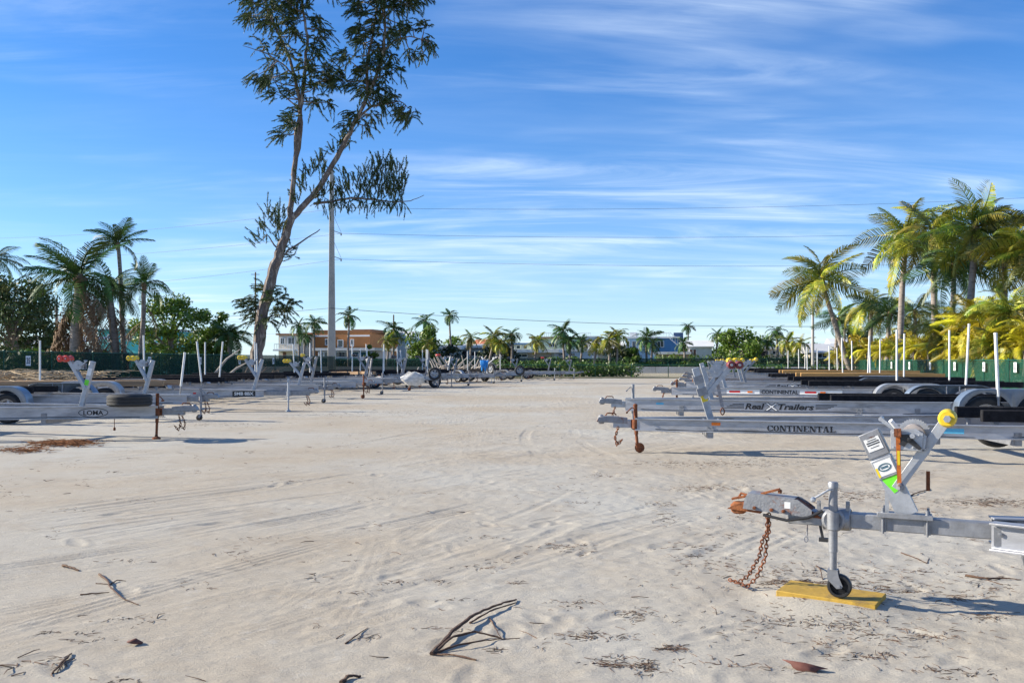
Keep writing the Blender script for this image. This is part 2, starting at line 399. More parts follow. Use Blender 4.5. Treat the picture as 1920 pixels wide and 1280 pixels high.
for ti, (pl, w_, amp) in enumerate(tracks()):
    lo, hi = pl.min(0) - 0.5, pl.max(0) + 0.5
    sel = np.where((pp[:, 0] > lo[0]) & (pp[:, 0] < hi[0]) & (pp[:, 1] > lo[1]) & (pp[:, 1] < hi[1]))[0]
    q = pp[sel]; best = np.full(len(q), 9.0); sgn = np.zeros(len(q)); arc = np.zeros(len(q)); acc = 0.0
    for a, b in zip(pl[:-1], pl[1:]):
        d = b - a; L_ = np.hypot(*d); d = d / L_; r_ = q - a; t = np.clip(r_ @ d, 0, L_)
        e = r_ - t[:, None] * d; dist = np.hypot(e[:, 0], e[:, 1]); s_ = r_[:, 0] * d[1] - r_[:, 1] * d[0]
        k = dist < best; best[k] = dist[k]; sgn[k] = np.sign(s_[k]); arc[k] = acc + t[k]; acc += L_
    dd = best * sgn; inside = np.clip((w_ / 2 - best) / 0.03, 0, 1)
    fade = np.clip(vnoise(arc * 0.9 + ti * 7, arc * 0 + ti, 20 + ti) * 2.2 + 0.75, 0, 1) * np.clip(arc / 0.6, 0, 1) * np.clip((acc - arc) / 0.6, 0, 1)
    groove = np.cos(dd / w_ * 2 * math.pi * 4.0) * 0.6 + 0.35 * np.sign(np.sin(arc * 2 * math.pi / 0.055 + np.abs(dd) * 30)) * np.clip(np.abs(dd) / w_ * 3 - 0.5, 0, 1)
    berm = np.exp(-((best - w_ / 2 - 0.03) / 0.03) ** 2)
    zf[sel] = zf[sel] * (1 - 0.55 * inside * fade) + fade * (inside * (amp * groove - amp * 0.35) + berm * amp * 0.45)
# footprints and scuffs
for i in range(300):
    fx = rng.uniform(-4, 5.5); fy = 2.8 + 11 * rng.random() ** 1.6
    if fx < -0.5 and rng.random() < 0.55: continue
    a = rng.uniform(0, math.pi); l_, w_ = rng.uniform(0.09, 0.16), rng.uniform(0.035, 0.07); dpt = rng.uniform(0.002, 0.009)
    sel = np.where((np.abs(pp[:, 0] - fx) < 0.35) & (np.abs(pp[:, 1] - fy) < 0.35))[0]
    if not len(sel): continue
    e = pp[sel] - (fx, fy); u_ = (e[:, 0] * math.cos(a) + e[:, 1] * math.sin(a)) / l_; v_ = (-e[:, 0] * math.sin(a) + e[:, 1] * math.cos(a)) / w_
    r2 = u_ * u_ + v_ * v_
    zf[sel] += -dpt * np.exp(-r2 ** 1.5) + 0.55 * dpt * np.exp(-((np.sqrt(r2) - 1.45) / 0.35) ** 2)
zf *= np.clip((90 - pp[:, 1]) / 30, 0, 1)
near = pp[:, 1] < 2.2; zf[near] *= 0.5
zf -= 0.012
bw = np.exp(-(((pp[:, 0] - 1.885) ** 2 + (pp[:, 1] - 5.36) ** 2) / 0.16) ** 2); zf = zf * (1 - bw) + bw * 0.020      # trodden flat round the jack board
HG = zf.reshape(GXX.shape)
def gz(x, y):                                    # height of the sand at a spot
    j = min(max(int(np.searchsorted(xs, x)), 1), len(xs) - 1); i = min(max(int(np.searchsorted(ys, y)), 1), len(ys) - 1)
    return float(HG[i - 1:i + 1, j - 1:j + 1].mean())
nx_, ny_ = len(xs), len(ys)
me = bpy.data.meshes.new('sand_ground')
co = np.column_stack([pp, zf]).astype(np.float32)
ii = (np.arange(ny_ - 1)[:, None] * nx_ + np.arange(nx_ - 1)[None, :]).ravel()
fa = np.column_stack([ii, ii + 1, ii + nx_ + 1, ii + nx_]).astype(np.int32)
me.vertices.add(len(co)); me.vertices.foreach_set('co', co.ravel())
me.loops.add(fa.size); me.loops.foreach_set('vertex_index', fa.ravel())
me.polygons.add(len(fa)); me.polygons.foreach_set('loop_start', np.arange(0, fa.size, 4)); me.polygons.foreach_set('loop_total', np.full(len(fa), 4))
me.update(); me.validate(); me.shade_smooth()

def sand_material():
    m = bpy.data.materials.new('pale coral sand'); m.use_nodes = True
    t = m.node_tree; n = t.nodes; l = t.links; p = n['Principled BSDF']
    p.inputs['Roughness'].default_value = 0.95; p.inputs['Specular IOR Level'].default_value = 0.15
    tc_ = n.new('ShaderNodeTexCoord')
    def nz(s, d=6, r=0.6, vec=None):
        q = n.new('ShaderNodeTexNoise'); q.inputs['Scale'].default_value = s; q.inputs['Detail'].default_value = d; q.inputs['Roughness'].default_value = r
        l.new(vec or tc_.outputs['Object'], q.inputs['Vector']); return q.outputs[0]
    def ramp(x, lo, hi, a, b):
        q = n.new('ShaderNodeMapRange'); q.inputs[1].default_value = lo; q.inputs[2].default_value = hi; q.inputs[3].default_value = a; q.inputs[4].default_value = b
        l.new(x, q.inputs[0]); return q.outputs[0]
    def mixc(f, a, b):
        q = n.new('ShaderNodeMix'); q.data_type = 'RGBA'; l.new(f, q.inputs['Factor'])
        for s, c in (('A', a), ('B', b)):
            if isinstance(c, tuple): q.inputs[s].default_value = (*c, 1)
            else: l.new(c, q.inputs[s])
        return q.outputs['Result']
    c = mixc(ramp(nz(0.16, 6), 0.40, 0.60, 0, 1), (0.41, 0.35, 0.27), (0.445, 0.42, 0.365))
    c = mixc(ramp(nz(1.6, 8, 0.7), 0.5, 0.75, 0, 0.7), c, (0.33, 0.275, 0.21))
    c = mixc(ramp(nz(5.5, 9, 0.75), 0.56, 0.8, 0, 0.8), c, (0.54, 0.515, 0.46))
    c = mixc(ramp(nz(45, 4, 0.8), 0.60, 0.75, 0, 0.5), c, (0.27, 0.22, 0.18))
    c = mixc(ramp(nz(160, 3, 0.8), 0.62, 0.72, 0, 0.35), c, (0.75, 0.72, 0.68))
    l.new(c, p.inputs['Base Color'])
    mp = n.new('ShaderNodeMapping'); mp.inputs['Rotation'].default_value = (0, 0, R(-52)); mp.inputs['Scale'].default_value = (1.5, 12, 1); l.new(tc_.outputs['Object'], mp.inputs[0])
    h1 = nz(9, 6, 0.65); h2 = nz(70, 5, 0.7); h3 = nz(3.0, 8, 0.65, mp.outputs[0])
    b1 = n.new('ShaderNodeBump'); b1.inputs['Strength'].default_value = 0.25; b1.inputs['Distance'].default_value = 0.03; l.new(h1, b1.inputs['Height'])
    b2 = n.new('ShaderNodeBump'); b2.inputs['Strength'].default_value = 0.5; b2.inputs['Distance'].default_value = 0.012; l.new(h2, b2.inputs['Height']); l.new(b1.outputs[0], b2.inputs['Normal'])
    b3 = n.new('ShaderNodeBump'); b3.inputs['Strength'].default_value = 0.5; b3.inputs['Distance'].default_value = 0.03; l.new(h3, b3.inputs['Height']); l.new(b2.outputs[0], b3.inputs['Normal'])
    l.new(b3.outputs[0], p.inputs['Normal'])
    return m
SAND = sand_material()
me.materials.append(SAND)
kind(link('sand_ground', me), 'structure')
# land beyond the yard, out to the horizon, 4 cm lower
DRY = mat('dry coastal ground', (0.30, 0.27, 0.19), 0.95, 0, 0.3, 0.15, 0.3, 3, (0.12, 0.15, 0.05), 0.08, 0.48, 0.6)
b = MB(); b.add([(-4000, -400, -0.10), (4000, -400, -0.10), (4000, 5000, -0.10), (-4000, 5000, -0.10)], [(0, 1, 2, 3)])
kind(b.build('ground', DRY), 'structure')
ASPH = mat('faded asphalt', (0.13, 0.13, 0.13), 0.9, 0, 0.15, 0.8, 0.1, 20)
VERGE = mat('sandy verge', (0.40, 0.34, 0.23), 0.95, 0, 0.25, 0.6, 0.3, 8, (0.18, 0.17, 0.07), 0.5, 0.5, 0.65)
def slab(name, ly0, ly1, z0, z1, m, lx0=-160, lx1=160):
    b = MB(); P = [lot(lx0, ly0), lot(lx1, ly0), lot(lx1, ly1), lot(lx0, ly1)]
    b.add([(p.x, p.y, z) for z in (z0, z1) for p in P], [(0, 3, 2, 1), (4, 5, 6, 7), (0, 1, 5, 4), (1, 2, 6, 5), (2, 3, 7, 6), (3, 0, 4, 7)])
    return kind(b.build(name, m), 'structure')
slab('verge', 76, 104, -0.2, 0.06, VERGE)
slab('road', 104.3, 113, -0.2, 0.02, ASPH)
slab('kerb', 103.9, 104.3, -0.2, 0.15, mat('kerb concrete', (0.42, 0.41, 0.39), 0.85, 0, 0.15, 1.5))
slab('house_plots', 113, 190, -0.2, 0.05, mat('lawn and gravel', (0.11, 0.14, 0.05), 0.95, 0, 0.4, 0.4, 0.3, 6, (0.34, 0.30, 0.24), 0.3, 0.48, 0.6))
b = MB(); p0, p1 = lot(-70, 102.5), lot(60, 102.5)
for i in range(26):
    a, c = p0.lerp(p1, i / 26), p0.lerp(p1, (i + 1) / 26); c = c - (c - a).normalized() * 0.03
    b.bar((a.x, a.y, 0.42), (c.x, c.y, 0.42), 0.25, 0.74)
WALLC = mat('pale road wall concrete', (0.46, 0.45, 0.44), 0.85, 0, 0.18, 0.7, 0.1, 10)
tag(b.build('road_wall', WALLC), 'long low pale concrete wall along the road behind the yard', 'wall')

# ------------------------------------------------------------------ chain link fences with number signs
FGREEN = mat('green fence paint', (0.010, 0.10, 0.062), 0.4, 0, 0.2, 5)
WIRE = mat('green coated wire', (0.006, 0.05, 0.032), 0.5, 0, 0.2, 5)
SCREEN = mat('dark green windscreen', (0.004, 0.040, 0.026), 0.85, 0, 0.35, 1.3, alpha=0.80)
SCREENR = mat('green windscreen', (0.004, 0.085, 0.045), 0.8, 0, 0.3, 1.3, alpha=0.76)
def fence(name, label, P0, P1, h, step, scr=None, sy=1, dens=0.085, bot=0.06, rail2=False, cap=True):
    P0, P1 = Vector(P0), Vector(P1); d = P1 - P0; L_ = d.length; d.normalize()
    t = thing(name, label, 'fence', (P0.x, P0.y, 0), math.atan2(d.y, d.x))
    n = max(2, int(round(L_ / step)))
    for i in range(n + 1):
        b = MB(); x = L_ * i / n; b.tube((x, 0, -0.1), (x, 0, h + 0.03), 0.032, n=8); b.lathe((x, 0, h + 0.03), (0, 0, 1), [(0.04, 0), (0.04, 0.02), (0.02, 0.05), (0.001, 0.055)], 8)
        b.build('post', FGREEN, t)
    b = MB(); b.tube((0, 0, h), (L_, 0, h), 0.021, n=8); b.build('top_rail', FGREEN, t)
    if rail2:
        b = MB(); b.tube((0, 0, bot), (L_, 0, bot), 0.018, n=6); b.build('bottom_rail', FGREEN, t)
    b = MB(); hh = h - bot; k = -hh
    while k < L_:
        for sgn, yy in ((1, -sy * 0.036), (-1, -sy * 0.040)):
            xa, xb, za, zb = (k, k + hh, bot, h) if sgn > 0 else (k, k + hh, h, bot)
            if xa < 0: za += (zb - za) * (-xa) / hh; xa = 0
            if xb > L_: zb += (za - zb) * (xb - L_) / (xb - xa); xb = L_
            b.tube((xa, yy, za), (xb, yy, zb), 0.0032, n=3)
        k += dens
    b.build('wire_mesh', WIRE, t)
    if scr:
        b = MB(); m_ = int(L_ / 0.4); V = []
        for i in range(m_ + 1):
            x = L_ * i / m_; w_ = 0.015 * math.sin(i * 1.7) + 0.01 * math.sin(i * 0.63)
            V += [(x, sy * (0.055 + w_), bot + 0.03), (x, sy * (0.055 - w_ * 0.5), h / 2), (x, sy * 0.048, h - 0.03)]
        b.add(V, [f for i in range(m_) for f in ((i * 3, i * 3 + 3, i * 3 + 4, i * 3 + 1), (i * 3 + 1, i * 3 + 4, i * 3 + 5, i * 3 + 2))])
        b.build('windscreen', scr, t)
    return t
LFX, RFX, FAR = -28.5, 16.3, 78.0
fence('chain_link_fence', 'dark green screened chain-link fence on the left side behind the palms', lot(LFX, 20), lot(LFX, FAR), 1.83, 3.2, SCREEN)
fence('chain_link_fence', 'bright green screened fence on the right side below the golden palms', lot(RFX, 26), lot(RFX, FAR), 1.46, 3.2, SCREENR, -1)
fence('chain_link_fence', 'dark green fence across the far left end beside the concrete pole', lot(LFX, FAR), lot(-14.5, FAR), 1.55, 3.0, SCREEN)
fence('chain_link_fence', 'low open green fence across the far end in front of the hedge', lot(-14.2, FAR - 1), lot(RFX, FAR - 1), 1.1, 3.0, None, 1, 0.12, 0.1, True)
fence('chain_link_fence', 'dark green screen fence along the far side of the road below the houses', lot(-75, 116), lot(70, 116), 1.75, 4.0, SCREEN, 1, 0.3)

SIGNW = mat('white sign plate', (0.75, 0.75, 0.74), 0.5, 0, 0.06, 8)
SIGNK = mat('sign numeral ink', (0.015, 0.02, 0.05), 0.5, 0, 0.1, 8)
def sign(lx, ly, txt, z, right, lab):
    p = lot(lx + (-0.08 if right else 0.08), ly, z)
    ang = -LA + (R(-90) if right else R(90))              # across the yard
    t = thing('number_sign', lab, 'sign', (p.x, p.y, p.z), ang, 'number signs on the fences')
    b = MB(); b.box((0, 0, 0), (0.33, 0.012, 0.46)); b.build('plate', SIGNW, t, bevel=0.004)
    if txt: put_text(text_mesh(txt, 0, 0.025), (-0.12, -0.0085, -0.14), (1, 0, 0), (0, 0, 1), 0.24, 0.28, SIGNK, t, 'numeral')
    else:
        b = MB()
        for x in (-0.055, 0.055): b.box((x, -0.008, 0.02), (0.055, 0.004, 0.24)); b.box((x, -0.0082, -0.06), (0.085, 0.004, 0.04))
        b.build('numeral', SIGNK, t)
for ly, tx, lb in ((37.6, '35', 'white sign reading 35 on the left fence'), (47.7, '33', 'white number sign on left fence beside two leaning white posts'),
                   (53.5, '31', 'white number sign on left fence right of the yellow double roller'), (59.0, '30', 'white number sign on left fence just left of the leaning trunk'),
                   (64.6, '29', 'white number sign on left fence just right of the leaning trunk'), (71.1, '28', 'farthest white number sign on the left fence')):
    sign(LFX, ly, tx, 1.42, False, lb)
for ly, lb in ((44.5, 'nearest white number sign on the right fence'), (48.5, 'second nearest white number sign on the right fence'), (53.0, 'third nearest white number sign on the right fence'),
               (57.5, 'fourth nearest white number sign on the right fence'), (62.0, 'fifth nearest white number sign on the right fence'), (66.5, 'farthest white number sign on the right fence')):
    sign(RFX, ly, None, 1.12, True, lb)

# ------------------------------------------------------------------ boat trailers
RW = 0.34
def wheel_meshes():
    b = MB(); w = 0.105
    b.lathe((0, 0, 0), (0, 1, 0), [(0.20, -w + .02), (0.235, -w), (0.30, -w), (0.325, -w + .02), (0.338, -w + .035), (0.338, -0.035), (0.330, -0.03), (0.330, -0.022), (0.34, -0.018),
                                  (0.34, 0.018), (0.330, 0.022), (0.330, 0.03), (0.338, 0.035), (0.338, w - .035), (0.325, w - .02), (0.30, w), (0.235, w), (0.20, w - .02)], 32, True)
    ty = b.mesh('tyre', RUBBER)
    b = MB(); b.lathe((0, 0, 0), (0, 1, 0), [(0.205, -0.09), (0.215, -0.095), (0.215, -0.085), (0.185, -0.06), (0.185, 0.06), (0.215, 0.085), (0.215, 0.095), (0.205, 0.09)], 24, True)
    for k in range(6):
        a = k * math.pi / 3
        for s in (-1, 1):
            b.bar((0.05 * math.cos(a), s * 0.055, 0.05 * math.sin(a)), (0.19 * math.cos(a), s * 0.05, 0.19 * math.sin(a)), 0.02, 0.055, (0, 1, 0) if False else (-math.sin(a), 0, math.cos(a)))
    b.lathe((0, 0, 0), (0, 1, 0), [(0.001, -0.10), (0.04, -0.10), (0.06, -0.075), (0.075, -0.05), (0.075, 0.05), (0.06, 0.075), (0.04, 0.10), (0.001, 0.10)], 14)
    return ty, b.mesh('rim', GALVL)
TYRE, RIM = wheel_meshes()
def wheel(parent, x, y, z=None, k=1.0):
    w = link('wheel', TYRE, parent); w.location = (x, y, RW * k if z is None else z); w.scale = (k, 1, k); w.rotation_euler = (0, random.uniform(0, 6), 0)
    r_ = link('rim', RIM, w)
    return w
def fender(parent, xc, y, axles, zf, m, width=0.27, out=1, wk=1.0):
    ra = 0.405 * wk; l = (max(axles) - min(axles)) / 2 + 0.52; rc = 0.42; n = 40; zc = RW * wk; z0 = zc + 0.05
    top, low = [], []
    for i in range(n + 1):
        x = -l + 2 * l * i / n; d = abs(x) - (l - rc)
        z = zf if d <= 0 else zf - rc + math.sqrt(max(0.0, rc * rc - d * d))
        zi = max(zc + math.sqrt(max(0.0, ra * ra - (x - (a - xc)) ** 2)) for a in axles)
        top.append((x, max(z, z0))); low.append((x, min(max(zi, z0), max(z, z0) - 0.012)))
    b = MB(); yo, yi = y + out * width / 2, y - out * width / 2; V = []; F = []
    for (x, z), (_, zl) in zip(top, low): V += [(xc + x, yi, z), (xc + x, yo, z), (xc + x, yo, zl)]
    for i in range(n):
        a, c = i * 3, i * 3 + 3
        F += [(a, c, c + 1, a + 1), (a + 1, c + 1, c + 2, a + 2)]
    b.add(V, F)
    o = b.build('fender', m, parent)
    sf = o.modifiers.new('thickness', 'SOLIDIFY'); sf.thickness = 0.006
    return o
def winch(parent, c, s=1.0, m=GALVL, side=-1):
    cx, cy, cz = c; b = MB()
    for q in (-1, 1):
        b.prism([(-.085 * s, -.055 * s), (.075 * s, -.055 * s), (.085 * s, .02 * s), (.03 * s, .06 * s), (-.085 * s, .05 * s)], (cx, cy + q * 0.055 - 0.002, cz), (1, 0, 0), (0, 0, 1), -0.004)
    b.box((cx, cy, cz - .053 * s), (.16 * s, .106, .006))
    w = b.build('winch', m, parent)
    b = MB(); gx, gz_ = cx + .012 * s, cz + .02 * s; yg = cy + side * 0.068; n = 36; prof = []
    for i in range(n * 2):
        a = math.pi * i / n; r_ = (0.092 if i % 2 else 0.084) * s; prof.append((r_ * math.cos(a), r_ * math.sin(a)))
    b.prism(prof, (gx, yg, gz_), (1, 0, 0), (0, 0, 1), -0.008)
    b.lathe((gx, cy, gz_), (0, 1, 0), [(0.001, -.09), (.014, -.09), (.014, .09), (.001, .09)], 8)
    b.build('gear', GALVL, w)
    b = MB(); b.lathe((gx, cy, gz_), (0, 1, 0), [(.03, -.05), (.062 * s, -.045), (.062 * s, .045), (.03, .05)], 18); b.build('strap_drum', STRAPG, w)
    b = MB(); y2 = cy + side * 0.095; b.bar((cx - .03, y2, cz - .01), (cx - .17 * s, y2, cz + .10 * s), .02, .008, (0, 1, 0)); b.tube((cx - .17 * s, y2, cz + .10 * s), (cx - .17 * s, y2 + side * .09, cz + .10 * s), .013)
    b.build('crank', GALVL, w)
    return w
def roller(parent, c, r, w, m, n=20):
    b = MB(); b.lathe(c, (0, 1, 0), [(.012, -w / 2), (r * .8, -w / 2), (r, -w / 2 + .02), (r * .82, -w * .12), (r * .82, w * .12), (r, w / 2 - .02), (r * .8, w / 2), (.012, w / 2)], n)
    o = b.build('bow_roller', m, parent)
    b = MB(); b.lathe(c, (0, 1, 0), [(.001, -w / 2 - .02), (.012, -w / 2 - .02), (.012, w / 2 + .02), (.001, w / 2 + .02)], 10); b.lathe(c, (0, 1, 0), [(.001, -w / 2 - .03), (.02, -w / 2 - .03), (.02, -w / 2 - .012), (.02, -w / 2)], 6)
    b.build('axle_bolt', GALVL, o)
    return o
def chain(pts, r=0.0045, la=0.024, lb=0.014):
    b = MB(); pts = [Vector(p) for p in pts]; seg = [(a, c) for a, c in zip(pts[:-1], pts[1:])]; L_ = sum((c - a).length for a, c in seg); n = int(L_ / (la * 1.45)); k = 0
    for i in range(n):
        s = (i + 0.5) / n * L_
        for a, c in seg:
            if s <= (c - a).length: p = a + (c - a).normalized() * s; d = (c - a).normalized(); break
            s -= (c - a).length
        q = Vector((0, 1, 0)) if abs(d.y) < 0.9 else Vector((1, 0, 0)); y = d.cross(q).normalized(); z = d.cross(y)
        if i % 2: y, z = z, -y
        b.torus(p, Matrix((d, y, z)).transposed(), la, lb, r, 10, 5)
    return b
def oval_ring(c, ux, uy, a, bb, w):
    b = MB(); n = 36; c, ux, uy = Vector(c), Vector(ux), Vector(uy)
    for i in range(n):
        a0, a1 = 2 * math.pi * i / n, 2 * math.pi * (i + 1) / n; f = lambda t, k: (math.cos(t) * (a - k), math.sin(t) * (bb - k))
        b.prism([f(a0, w), f(a0, 0), f(a1, 0), f(a1, w)], c, ux, uy, 0.002)
    return b
BOLTM = DGALV
def trailer(label, pos, yaw, cam=-1, L=8.2, V=4.6, Wd=1.15, zt=0.50, bh=0.20, tl=1.5, frame=ALU, jack=None, stand=None, ax=(5.6, 6.46), fen=ALU, fz=0.86,
            bunks=CARPET, posts=((7.6, 1, 1.3, 0), (7.6, -1, 1.3, 0)), text=None, near_marks=(), coupler=GALV, chains=True, bz=0.22, tongue=GALV, wheels=True, bunk_x=None, single=False, spare=None, wk=1.0, fsides=(-1, 1), bkh=0.15, cm0=None):
    t = thing('boat_trailer', label, 'trailer', (pos[0], pos[1], 0), yaw, 'boat trailers parked in the sand yard')
    xs_ = tl - 0.75; ys_ = 0.055 + 0.05 + 0.02
    rail = {}
    for s in (-1, 1):
        b = MB(); pts = [(xs_, s * ys_, zt), (V, s * Wd, zt), (L, s * Wd, zt)]; b.ibeam(pts, bh, 0.10); rail[s] = pts
        b.build('side_rail', frame, t)
    def yat(x): return ys_ + (Wd - ys_) * min(1, max(0, (x - xs_) / (V - xs_)))
    # tongue, coupler
    b = MB(); b.bar((0.26, 0, zt), (tl + 0.5, 0, zt), 0.10, min(0.12, bh)); b.build('tongue', tongue, t, bevel=0.004)
    cx = MB(); zc = zt + 0.03
    cx.prism([(0.0, 0.0), (0.12, -0.01), (0.48, -0.03), (0.48, 0.06), (0.30, 0.085), (0.12, 0.09), (0.03, 0.07)], (0, 0.058, zc), (1, 0, 0), (0, 0, 1), 0.116)
    cx.lathe((0.075, 0, zc - 0.035), (0, 0, 1), [(0.036, 0), (0.05, 0.01), (0.052, 0.06), (0.04, 0.13), (0.001, 0.15)], 12)
    co_ = cx.build('coupler', coupler, t, bevel=0.008)
    b = MB(); b.path([(0.14, 0, zc + 0.085), (0.17, 0, zc + 0.13), (0.28, 0, zc + 0.13), (0.31, 0, zc + 0.10)], 0.012, 6); b.build('latch', RUST, co_)
    if chains:
        for q in (-1, 1):
            x0 = 0.34; b = chain([(x0, q * 0.06, zt - 0.05), (x0 - 0.05, q * 0.10, zt - 0.22), (x0 - 0.02, q * 0.13, zt - 0.33), (x0 + 0.06, q * 0.10, zt - 0.25)], 0.006, 0.028, 0.016)
            b.build('safety_chain', RUST, t)
    # cross members under the rails
    xm = [cm0 or tl + 0.35, V - 0.7, V + 0.3, (V + L) / 2 + 0.3, L - 0.12]
    for x in xm:
        b = MB(); y = yat(x) + 0.03; b.bar((x, -y, zt - bh / 2 - 0.043), (x, y, zt - bh / 2 - 0.043), 0.09, 0.085); b.build('cross_member', GALV if frame is ALU else frame, t)
    for s in (-1, 1):                                        # bolted angle plates and a wiring loom along each rail
        b = MB(); dr = (Vector((V, s * Wd, 0)) - Vector((xs_, s * ys_, 0))).normalized()
        for x in xm:
            y = s * yat(x) + s * 0.009; dd = dr if x < V else Vector((1, 0, 0)); p = Vector((x, y, zt - bh * 0.22)); b.bar(p - dd * 0.05, p + dd * 0.05, 0.008, bh * 0.42)
            for dx in (-0.03, 0.03):
                for dz in (-0.05, 0.02): q = p + dd * dx + Vector((0, s * 0.004, dz)); b.lathe(q, (0, s, 0), [(0.011, 0), (0.011, 0.009), (0.001, 0.010)], 6)
        rb = b.build('bolted_plate', GALV, t)
        b = MB(); n_ = 14; b.path([(xs_ + 0.3 + (L - xs_ - 0.4) * i / n_, s * (yat(xs_ + 0.3 + (L - xs_ - 0.4) * i / n_) + 0.010), zt - bh * 0.36 - 0.012 * math.sin(i * 2.1)) for i in range(n_ + 1)], 0.005, 4); b.build('wiring', BLACKP, rb)
    # axles, wheels, fenders
    for a in ax:
        b = MB(); b.bar((a, -Wd - 0.10, RW), (a, Wd + 0.10, RW), 0.065, 0.065)
        for s in (-1, 1): b.bar((a, s * (Wd - 0.02), RW + 0.02), (a, s * (Wd - 0.02), zt - bh / 2), 0.10, 0.05, (1, 0, 0))
        b.build('axle', GALV, t)
        for s in (-1, 1): wheel(t, a, s * (Wd + 0.21), None, wk)
    for s in fsides:
        xc = sum(ax) / len(ax); fender(t, xc, s * (Wd + 0.215), ax, fz, fen, out=s, wk=wk)
        b = MB()
        for dx in (-0.44, 0.44) if len(ax) > 1 else (-0.25, 0.25): b.bar((xc + dx * 0.3, s * (Wd + 0.052), zt + 0.02), (xc + dx * 0.3, s * (Wd + 0.09), fz - 0.02), 0.04, 0.02, (1, 0, 0))
        b.build('fender_bracket', GALV, t)
    # bunks on their brackets
    if bunks:
        bx0, bx1 = bunk_x or (V - 0.9, L - 0.05)
        for s in (-1, 1):
            y0, y1 = s * min(0.50, yat(bx0) - 0.12), s * 0.62; zb = zt + bz
            b = MB(); b.bar((bx0, y0, zb + 0.02), (bx1, y1, zb), 0.10, bkh); bk = b.build('bunk', bunks, t, bevel=0.012)
            b = MB()
            for x in xm[1:]:
                if bx0 < x < bx1:
                    k = (x - bx0) / (bx1 - bx0); y = y0 + (y1 - y0) * k; b.bar((x, y, zt - bh / 2 - 0.0), (x, y, zb - 0.075), 0.05, 0.05, (1, 0, 0)); b.box((x, y, zb - 0.079), (0.12, 0.09, 0.006))
            if b.v: b.build('bunk_bracket', GALV, bk)
    # guide posts
    for x, s, h, lean in posts:
        y = s * (Wd + 0.34); b = MB(); b.path([(x, s * (Wd - 0.02), zt - bh / 2 - 0.03), (x, y - s * 0.06, zt - bh / 2 - 0.03), (x, y, zt - bh / 2 + 0.04), (x + lean * 0.3, y, zt + 0.30)], 0.022, 8); br = b.build('guide_bracket', GALV, t)
        b = MB(); b.path([(x + lean * 0.25, y, zt + 0.24), (x + lean * (0.25 + h), y, zt + 0.24 + h)], 0.029, 10); b.lathe((x + lean * (0.25 + h), y, zt + 0.24 + h), (lean, 0, 1), [(0.032, -0.03), (0.032, 0.004), (0.001, 0.008)], 10); b.build('guide_post', PVC, t)
    if spare:
        b = MB(); b.bar((spare[0], 0.03 * cam, zt), (spare[0], 0.09 * cam, zt + spare[1]), 0.06, 0.04, (1, 0, 0)); b.build('spare_bracket', GALV, t); w_ = wheel(t, spare[0], cam * 0.22, zt + spare[1])
    # tail lights
    for s in (-1, 1):
        b = MB(); b.box((L + 0.03, s * (Wd - 0.18), zt - 0.02), (0.05, 0.20, 0.09)); b.build('tail_light', REDREF, t)
    # jack
    j = dict(x=0.78, m=GALV, top=0.33, style='wheel', y=cam * 0.10, lean=0.0); j.update(jack or {})
    x, y, m = j['x'], j['y'], j['m']; zt2 = zt + j['top']; ln = j['lean']
    g0 = gz(*(Vector((pos[0], pos[1])) + Vector((math.cos(yaw) * x - math.sin(yaw) * y, math.sin(yaw) * x + math.cos(yaw) * y)))) if True else 0
    b = MB(); b.tube((x, y, zt2), (x + ln * .5, y, 0.28), 0.030, n=12); b.tube((x + ln * .5, y, 0.28), (x + ln, y, 0.13 if j['style'] == 'wheel' else 0.03), 0.023, n=12)
    b.lathe((x, y, zt2), (0, 0, 1), [(0.034, -0.03), (0.034, 0.0), (0.02, 0.012), (0.001, 0.014)], 12)
    jk = b.build('jack', m, t)
    b = MB(); b.lathe((x, y, zt), (0, 0, 1), [(0.031, -0.07), (0.045, -0.07), (0.045, 0.07), (0.031, 0.07)], 12); b.bar((x, y - 0.03 * cam, zt), (x, y - cam * 0.115, zt), 0.13, 0.13); b.build('mount', m, jk)
    b = MB(); b.path([(x, y, zt2 - 0.05), (x - 0.06, y + cam * 0.02, zt2 - 0.05), (x - 0.13, y + cam * 0.03, zt2 - 0.12)], 0.009, 6); b.tube((x - 0.13, y + cam * 0.03, zt2 - 0.12), (x - 0.13, y + cam * 0.11, zt2 - 0.12), 0.015); b.build('crank', m, jk)
    xf = x + ln
    if j['style'] == 'wheel':
        b = MB(); b.lathe((xf + 0.035, y, 0.075), (0, 1, 0), [(0.02, -0.03), (0.06, -0.028), (0.075, -0.018), (0.075, 0.018), (0.06, 0.028), (0.02, 0.03)], 18, True); b.build('caster_wheel', BLACKP if m is not RUST else RUST, jk)
        b = MB()
        for q in (-1, 1): b.prism([(-0.03, 0.14), (0.03, 0.14), (0.06, 0.06), (0.02, 0.05)], (xf, y + q * 0.036 + 0.002, 0), (1, 0, 0), (0, 0, 1), 0.004)
        b.box((xf, y, 0.135), (0.07, 0.08, 0.012)); b.build('caster_fork', m, jk)
    else:
        b = MB(); b.lathe((xf, y, 0), (0, 0, 1), [(0.001, -0.03), (0.075, -0.03), (0.075, 0.012), (0.03, 0.03), (0.024, 0.06)], 14); b.build('foot', m, jk)
